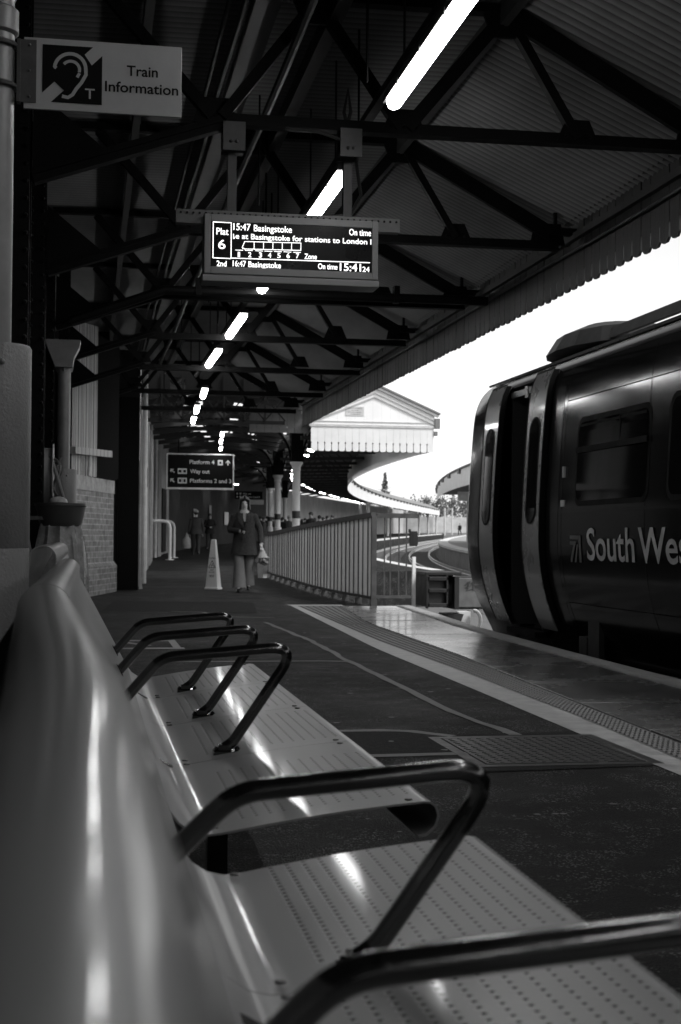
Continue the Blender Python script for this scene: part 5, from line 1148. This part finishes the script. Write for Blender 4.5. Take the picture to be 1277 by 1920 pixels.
# ================================================================== PEOPLE
def skin_mesh(name, verts, edges, radii, m, parent, sub=1):
    me = bpy.data.meshes.new(name); me.from_pydata(verts, edges, []); me.materials.append(m)
    ob = bpy.data.objects.new(name, me); COL.objects.link(ob)
    if parent: ob.parent = parent
    md = ob.modifiers.new('skin', 'SKIN'); md.use_smooth_shade = True
    if not me.skin_vertices: me.skin_vertices.new()
    for i, sv in enumerate(me.skin_vertices[0].data): sv.radius = (radii[i], radii[i]) if not isinstance(radii[i], tuple) else radii[i]; sv.use_root = (i == 0)
    s_ = ob.modifiers.new('subdivision', 'SUBSURF'); s_.levels = sub; s_.render_levels = sub
    return ob
def person(loc, rz, label, H=1.70, coat='coatdark', trous='trouserd', hair='hair_dark', hat=None, coat_len=.82, feet=((-.09, 0, 0), (.09, 0, 0)), hands=((-.27, -.05, .82), (.27, -.05, .82)), elbows=((-.26, .03, 1.10), (.26, .03, 1.10)), flare=0., group=None, face=False, bulk=1., fingers=False):
    t = empty('person', loc, label, 'person', group, rz); k = H/1.70; t.scale = (k, k, k)
    v = [(0, 0, .95), (0, 0, 1.12), (0, .01, 1.30), (0, .01, 1.43), (0, -.005, 1.50), (0, -.02, 1.58), (0, -.015, 1.655)]
    rr_ = [(.15, .11), (.13, .10), (.15, .11), (.07, .06), .052, (.078, .09), (.062, .075)]
    e = [(0, 1), (1, 2), (2, 3), (3, 4), (4, 5), (5, 6)]
    def addv(p, q, par): v.append(p); rr_.append(q); e.append((par, len(v)-1)); return len(v)-1
    for i, s_ in enumerate((-1, 1)):
        fx, fy, fz = feet[i]; a = addv((s_*.10, 0, .88), .10, 0); kz = .49; kn = addv((s_*.10*.4+fx*.6, fy*.45-.03, kz+fz*.5), .065, a); an = addv((fx, fy+.03, .09+fz), .042, kn); addv((fx+s_*.015, fy-.12, .045+fz), .036, an)
        sh = addv((s_*.165, .01, 1.355), .05, 2); el = addv(elbows[i], .045, sh); wr = addv(hands[i], .030, el)
        d = (Vector(hands[i])-Vector(elbows[i])).normalized(); pm = Vector(hands[i])+d*.07; pmv = addv(tuple(pm), (.034, .02), wr)
        if fingers:
            sd_ = d.cross(Vector((0, 1, 0))).normalized()
            for j in range(4): f0 = pm+d*.02+sd_*(.012*(j-1.5)); f1 = addv(tuple(f0+d*(.03+.006*(j in (1, 2)))), .009, pmv); addv(tuple(f0+d*.06+Vector((0, -.018, 0))), .0075, f1)
            addv(tuple(Vector(hands[i])+d*.05+sd_*.04+Vector((0, -.015, 0))), .010, wr)
        else: addv(tuple(pm+d*.07), .02, pmv)
    if face: addv((0, -.115, 1.572), .014, 5)
    body = skin_mesh('body', v, e, rr_, M['skin'], t, 2 if face else 1)
    # clothes
    b = MB(); B_ = bulk
    zc = coat_len
    b.loft([((0, .01, 1.455), .07, .065), ((0, .01, 1.43), .12*B_, .085), ((0, .01, 1.395), .195*B_, .105), ((0, .01, 1.30), .205*B_, .13), ((0, .005, 1.12), .185*B_, .13), ((0, .0, .98), .20*B_, .14), ((0, .0, zc+.05), .215*B_+.10*(1-zc), .16+.10*(1-zc)), ((0, .0, zc), .215*B_+.11*(1-zc), .165+.12*(1-zc)), ((0, 0, zc+.02), .18*B_+.10*(1-zc), .14)], 18)
    for i, s_ in enumerate((-1, 1)):
        a = Vector((s_*.165*B_, .01, 1.37)); c = Vector(elbows[i]); h_ = Vector(hands[i]); d = (h_-c).normalized()
        b.tube([a-(c-a)*.12, a, a+(c-a)*.5, c-(c-a)*.12, c+d*.03, c+(h_-c)*.5, h_+d*.015], [.05, .078, .068, .062, .058, .052, .050], 10)
    b.build('coat', M[coat], t, smooth=True)
    b = MB()
    for i, s_ in enumerate((-1, 1)):
        fx, fy, fz = feet[i]; kx, ky = s_*.10*.4+fx*.6, fy*.45-.03
        b.loft([((s_*.085, 0, .97), .09, .10), ((s_*.09, 0, .86), .10, .11), (((s_*.095+kx)/2, ky/2, .68), .095, .10), ((kx, ky, .49+fz*.4), .078+flare*.3, .08+flare*.3), (((kx+fx)/2, (ky+fy+.03)/2, .28+fz*.7), .075+flare*.75, .08+flare*.7), ((fx, fy+.02, .09+fz), .075+flare, .085+flare)], 14)
    b.build('trousers', M[trous], t, smooth=True)
    for i, s_ in enumerate((-1, 1)):
        fx, fy, fz = feet[i]; b = MB(); b.loft([((fx+s_*.01, fy-.05, .0+fz), .05, .135), ((fx+s_*.01, fy-.05, .03+fz), .052, .138), ((fx+s_*.008, fy-.04, .065+fz), .045, .11), ((fx, fy+.02, .10+fz), .045, .055), ((fx, fy+.03, .13+fz), .042, .045)], 12); b.build('shoe', M['shoe'], t, smooth=True)
    b = MB(); b.ball((0, .012, 1.628), .092, .105, .092, 14, 9)
    if hair: b.build('hair', M[hair], t, smooth=True)
    if hat: b = MB(); b.ball((0, .005, 1.665), .10, .115, .085, 14, 9); b.build('hat', M[hat], t, smooth=True)
    return t
p = G(457, 1110)
wm = person(p, radians(-4), 'woman walking towards the camera in a dark tweed coat and wide pale trousers, holding flowers', 1.67, 'coat', 'trouser', 'hair', None, .67, ((-.085, -.20, .0), (.075, .10, .03)), ((-.09, -.24, 1.09), (.30, -.06, .90)), ((-.27, .02, 1.12), (.285, .04, 1.14)), .05, None, True, 1.0, True)
def wpart(mb, name, m, par=None, sm=True): return mb.build(name, M[m], par or wm, smooth=sm)
b = MB(); b.ball((0, -.018, 1.60), .104, .10, .108, 14, 9)
hairo = [o for o in wm.children if o.name.startswith('hair')][0]; bpy.data.objects.remove(hairo)
b = MB(); rows = []
for i in range(9):                               # hair: cap open at the face, falling to the jaw
    z = 1.752-.262*i/8; rad = .012+.088*sin(min(1, i/3)*pi/2)+.010*(i > 6); rows.append([(rad*sin(a), .01-rad*1.08*cos(a)*-1, z) for a in np.linspace(-2.05-(.9 if i < 3 else 0), 2.05+(.9 if i < 3 else 0), 20)])
b.strip(rows); wpart(b, 'hair', 'hair')
for s_ in (-1, 1): b = MB(); b.ball((s_*.032, -.103, 1.600), .013, .008, .007, 8, 5); wpart(b, 'eye', 'hair_dark')
for s_ in (-1, 1): b = MB(); b.ball((s_*.032, -.102, 1.622), .020, .007, .004, 8, 4); wpart(b, 'eyebrow', 'hair_dark')
b = MB(); b.ball((0, -.103, 1.535), .024, .008, .007, 8, 5); wpart(b, 'mouth', 'bufplate')
b = MB(); b.loft([((0, -.0, 1.40), .10, .09), ((0, -.005, 1.45), .085, .085), ((0, -.005, 1.48), .07, .07)], 14); b.prism([(-.05, -.12, 1.42), (.05, -.12, 1.42), (.015, -.14, 1.27), (-.005, -.14, 1.27)], (0, .03, 0)); wpart(b, 'scarf', 'shirt')
b = MB()
for s_ in (-1, 1): b.prism([(s_*.03, -.128, 1.43), (s_*.13, -.105, 1.40), (s_*.11, -.135, 1.27), (s_*.015, -.15, 1.16)], (0, -.012, 0)); b.loft([((s_*.11, .0, 1.37), .075, .08), ((s_*.10, .01, 1.44), .05, .07)], 10)
b.prism([(-.004, -.152, 1.16), (.008, -.152, 1.16), (-.06, -.16, .72), (-.075, -.16, .72)], (0, -.006, 0)); wpart(b, 'collar', 'coat', None, False)
b = MB(); b.box(-.075, -.045, -.335, -.325, 1.05, 1.14); ph = b.build('phone', M['screen']); ph.location = p; ph.rotation_euler.z = radians(-4); tag(ph, 'dark phone held in front of the walking woman', 'phone')
b = MB(); rnd = random.Random(2)
for k in range(34):
    a = rnd.uniform(0, 2*pi); rr_ = rnd.uniform(0, .10); b.ball((.02+rr_*cos(a), rr_*sin(a)*.8, -.20-rnd.uniform(0, .12)), rnd.uniform(.018, .034), None, None, 7, 4)
fl = b.build('flowers', M['petal']); fl.location = (p.x+.31, p.y-.08, .84); tag(fl, 'bunch of flowers hanging heads down from the walking woman\'s hand', 'flowers')
b = MB(); b.loft([((0, 0, -.02), .02, .02), ((.005, 0, -.10), .055, .05), ((.012, 0, -.2), .10, .085)], 10); b.build('wrapping', M['paper'], fl)
b = MB()
for k in range(26): a = rnd.uniform(0, 2*pi); b.tube([(0, 0, .02), (.03*cos(a), .03*sin(a), -.1), (.13*cos(a), .1*sin(a), -.24-rnd.uniform(0, .1))], .006, 4)
b.build('stems', M['stem'], fl)
mp = G(367, 1040)
person(mp, pi+.1, 'man in a pale hat walking away, dark coat, seen from behind', 1.74, 'coatgrey', 'trouserd', 'hair_dark', 'hat', .80, ((-.07, .12, .02), (.07, -.2, 0)), bulk=1.12)
b = MB(); b.loft([((0, 0, 0), .12, .07), ((0, 0, .05), .17, .09), ((.0, 0, .35), .16, .09), ((0, 0, .48), .06, .03), ((0, 0, .62), .02, .02)], 12); bg_ = b.build('carrier_bag', M['bagm'], smooth=True); bg_.location = (mp.x-.36, mp.y, mp.z+.25); tag(bg_, 'pale bulging carrier bag carried by the man in the pale hat', 'bag')
q = G(393, 1031); person(q, .15, 'person facing the camera with hands joined, standing just behind the cone', 1.72, 'coatdark', 'trouserd', 'hair', None, .76, ((-.12, -.05, 0), (.14, .1, 0)), ((-.05, -.2, 1.05), (.03, -.22, 1.07)), ((-.28, .0, 1.13), (.28, .0, 1.13)))
for px_, py_, rz_, lb_ in ((402, 1021, .3, 'dark coated person half hidden behind the figure with joined hands'), (444, 1018, 1.2, 'dark coated person mostly hidden behind the walking woman')):
    person(G(px_, py_), rz_, lb_, 1.7, 'coatdark', 'trouserd', 'hair_dark', None, .7)
q = G(413, 1018); gA = person(q, .6, 'dark coated person behind the joined hands figure, left in the dark group', 1.7, 'coatdark', 'trouserd', 'hair_dark', None, .7, group='dark group behind the woman')
for px, py, rz, lb in ((425, 1017, -.5, 'dark coated person in the middle of the dark group left of the woman'), (437, 1015, 2.4, 'dark coated person at the woman\'s shoulder in the dark group')):
    c = copy_tree(gA); c.location = G(px, py); c.rotation_euler.z = rz; c['label'] = lb
q = G(502, 968, 1.72); gB = person((q.x, q.y, gz(q.y)), 1.0, 'dark coated person in the waiting crowd behind the fence', 1.72, 'coatdark', 'trouserd', 'hair_dark', None, .8, group='waiting crowd behind the fence', bulk=1.15)
q = G(513, 970, 1.70); gC = person((q.x, q.y, gz(q.y)), 2.4, 'dark coated person in the waiting crowd behind the fence', 1.70, 'coatgrey', 'trouserd', 'hair', None, .7, group='waiting crowd behind the fence')
rnd = random.Random(4)
for i, (px, py) in enumerate(((495, 972), (530, 974), (572, 978), (583, 970), (590, 976), (599, 971), (607, 973), (614, 977), (623, 975), (630, 979), (640, 980), (566, 982), (650, 977), (577, 985), (603, 984), (618, 985), (560, 976), (587, 979), (594, 984), (610, 981), (627, 983), (636, 985), (645, 983), (658, 975), (664, 979), (489, 975), (526, 979), (536, 981), (553, 984))):
    q = G(px, py-7, 1.7); c = copy_tree(gB if i % 3 else gC); c.location = (q.x, q.y, gz(q.y)); c.rotation_euler.z = rnd.uniform(0, 6); k = rnd.uniform(.93, 1.06); c.scale = (k, k, k)
q = G(542, 968, 1.72); person((q.x, q.y, gz(q.y)), .4, 'pale hatted person in a grey coat left of the nearest white column', 1.72, 'coatgrey', 'trouserd', 'hair', 'hat', .6)
q = G(862, 1003); person(q, -.8, 'tiny dark figure standing on the far platform beside the train', 1.75, 'coatdark', 'trouserd', 'hair_dark', None, .8, ((-.2, 0, 0), (.25, 0, 0)), bulk=1.3)
q = G(494, 1083); b = MB(); b.loft([((0, 0, 0), .10, .08), ((0, 0, .16), .11, .09), ((0, 0, .33), .12, .09)], 4); cb = b.build('carton', M['greywhite']); cb.location = (q.x-.06, q.y-.3, gz(q.y)); tag(cb, 'small pale carton standing at the foot of the fence end', 'carton')

# ================================================================== TREES AND BACKGROUND
def tree(name, label, p, H, rad, conifer, m, seed, group=None):
    rnd = random.Random(seed); t = empty(name, p, label, 'tree', group)
    b = MB(); b.tube([(0, 0, 0), (.1, 0, H*.4), (0, .1, H*.95)], [rad*.09, rad*.06, .03], 7)
    for k in range(10): z = H*rnd.uniform(.3, .8); a = rnd.uniform(0, 6.28); b.tube([(0, 0, z), (rad*.6*cos(a), rad*.6*sin(a), z+H*.08)], [.06, .02], 5)
    b.build('trunk', M['bark'], t)
    b = MB()
    for k in range(420):
        if conifer:
            f = rnd.random()**.7; z = H*(1-f)+H*.06; lr = rad*f*(.75+.25*sin(z*3.1)); a = rnd.uniform(0, 6.28); q = lr*sqrt(rnd.random()); c = Vector((q*cos(a), q*sin(a), z-.12*q)); s_ = H*.035
        else:
            a = rnd.uniform(0, 6.28); u_ = rnd.uniform(-1, 1); q = rnd.random()**.4; cl_ = .75+.25*sin(a*3+seed)*cos(u_*4)
            c = Vector((rad*q*cl_*cos(a)*sqrt(1-u_*u_), rad*q*cl_*sin(a)*sqrt(1-u_*u_), H*.6+H*.4*u_*q*cl_)); s_ = H*.03
        n_ = Vector((rnd.uniform(-1, 1), rnd.uniform(-1, 1), rnd.uniform(-1, 1))).normalized(); a_ = n_.orthogonal().normalized()*s_*rnd.uniform(.6, 1.5); c_ = n_.cross(a_)
        b.add([c-a_, c+c_*.6, c+a_, c-c_*.6], [(0, 1, 2, 3)])
    b.build('crown', m, t); return t
def gtree(px, ptop, Y, wpx, conifer, m, seed, label, name='tree', group=None):
    p = P(px, ptop, Y); g_ = gz(Y); tree(name, label, (p.x, Y, g_), p.z-g_, wpx*Y/2667/2, conifer, m, seed, group)
gtree(722, 893, 300, 62, True, M['leafd'], 1, 'lone pale conifer rising above the curved white canopy edge', 'conifer_tree')
for i, (px, pt_, Y, wd_) in enumerate(((690, 930, 330, 40), (750, 930, 340, 46), (778, 925, 360, 44), (800, 921, 380, 40), (826, 919, 350, 44), (848, 922, 360, 40), (872, 924, 340, 46))):
    gtree(px, pt_, Y, wd_, False, M['leaf'], 10+i, 'misty bushy tree in the far bank beyond the curved canopies', 'tree', 'trees on the far bank')
b = MB(); b.strip([[(20+x*9., 300+12*sin(x*.7)+x*2, gz(300)), (20+x*9., 300+12*sin(x*.7)+x*2, gz(300)+3.4)] for x in range(22)]); tag(b.build('boundary_wall', M['farwall']), 'long pale wall far behind the curving tracks', 'wall')
rnd = random.Random(8); b = MB()
for k in range(2600):
    x = rnd.uniform(40, 190); y = 325+x*.12+rnd.uniform(-6, 6); z = gz(320)+rnd.uniform(.5, 5.5+1.2*sin(x*.3)); s_ = rnd.uniform(.25, .6); n_ = Vector((rnd.uniform(-1, 1), rnd.uniform(-1, 1), rnd.uniform(-1, 1))).normalized(); a_ = n_.orthogonal().normalized()*s_; c_ = n_.cross(a_); c = Vector((x, y, z)); b.add([c-a_, c+c_*.6, c+a_, c-c_*.6], [(0, 1, 2, 3)])
tag(b.build('hedge', M['leaf']), kind='stuff')
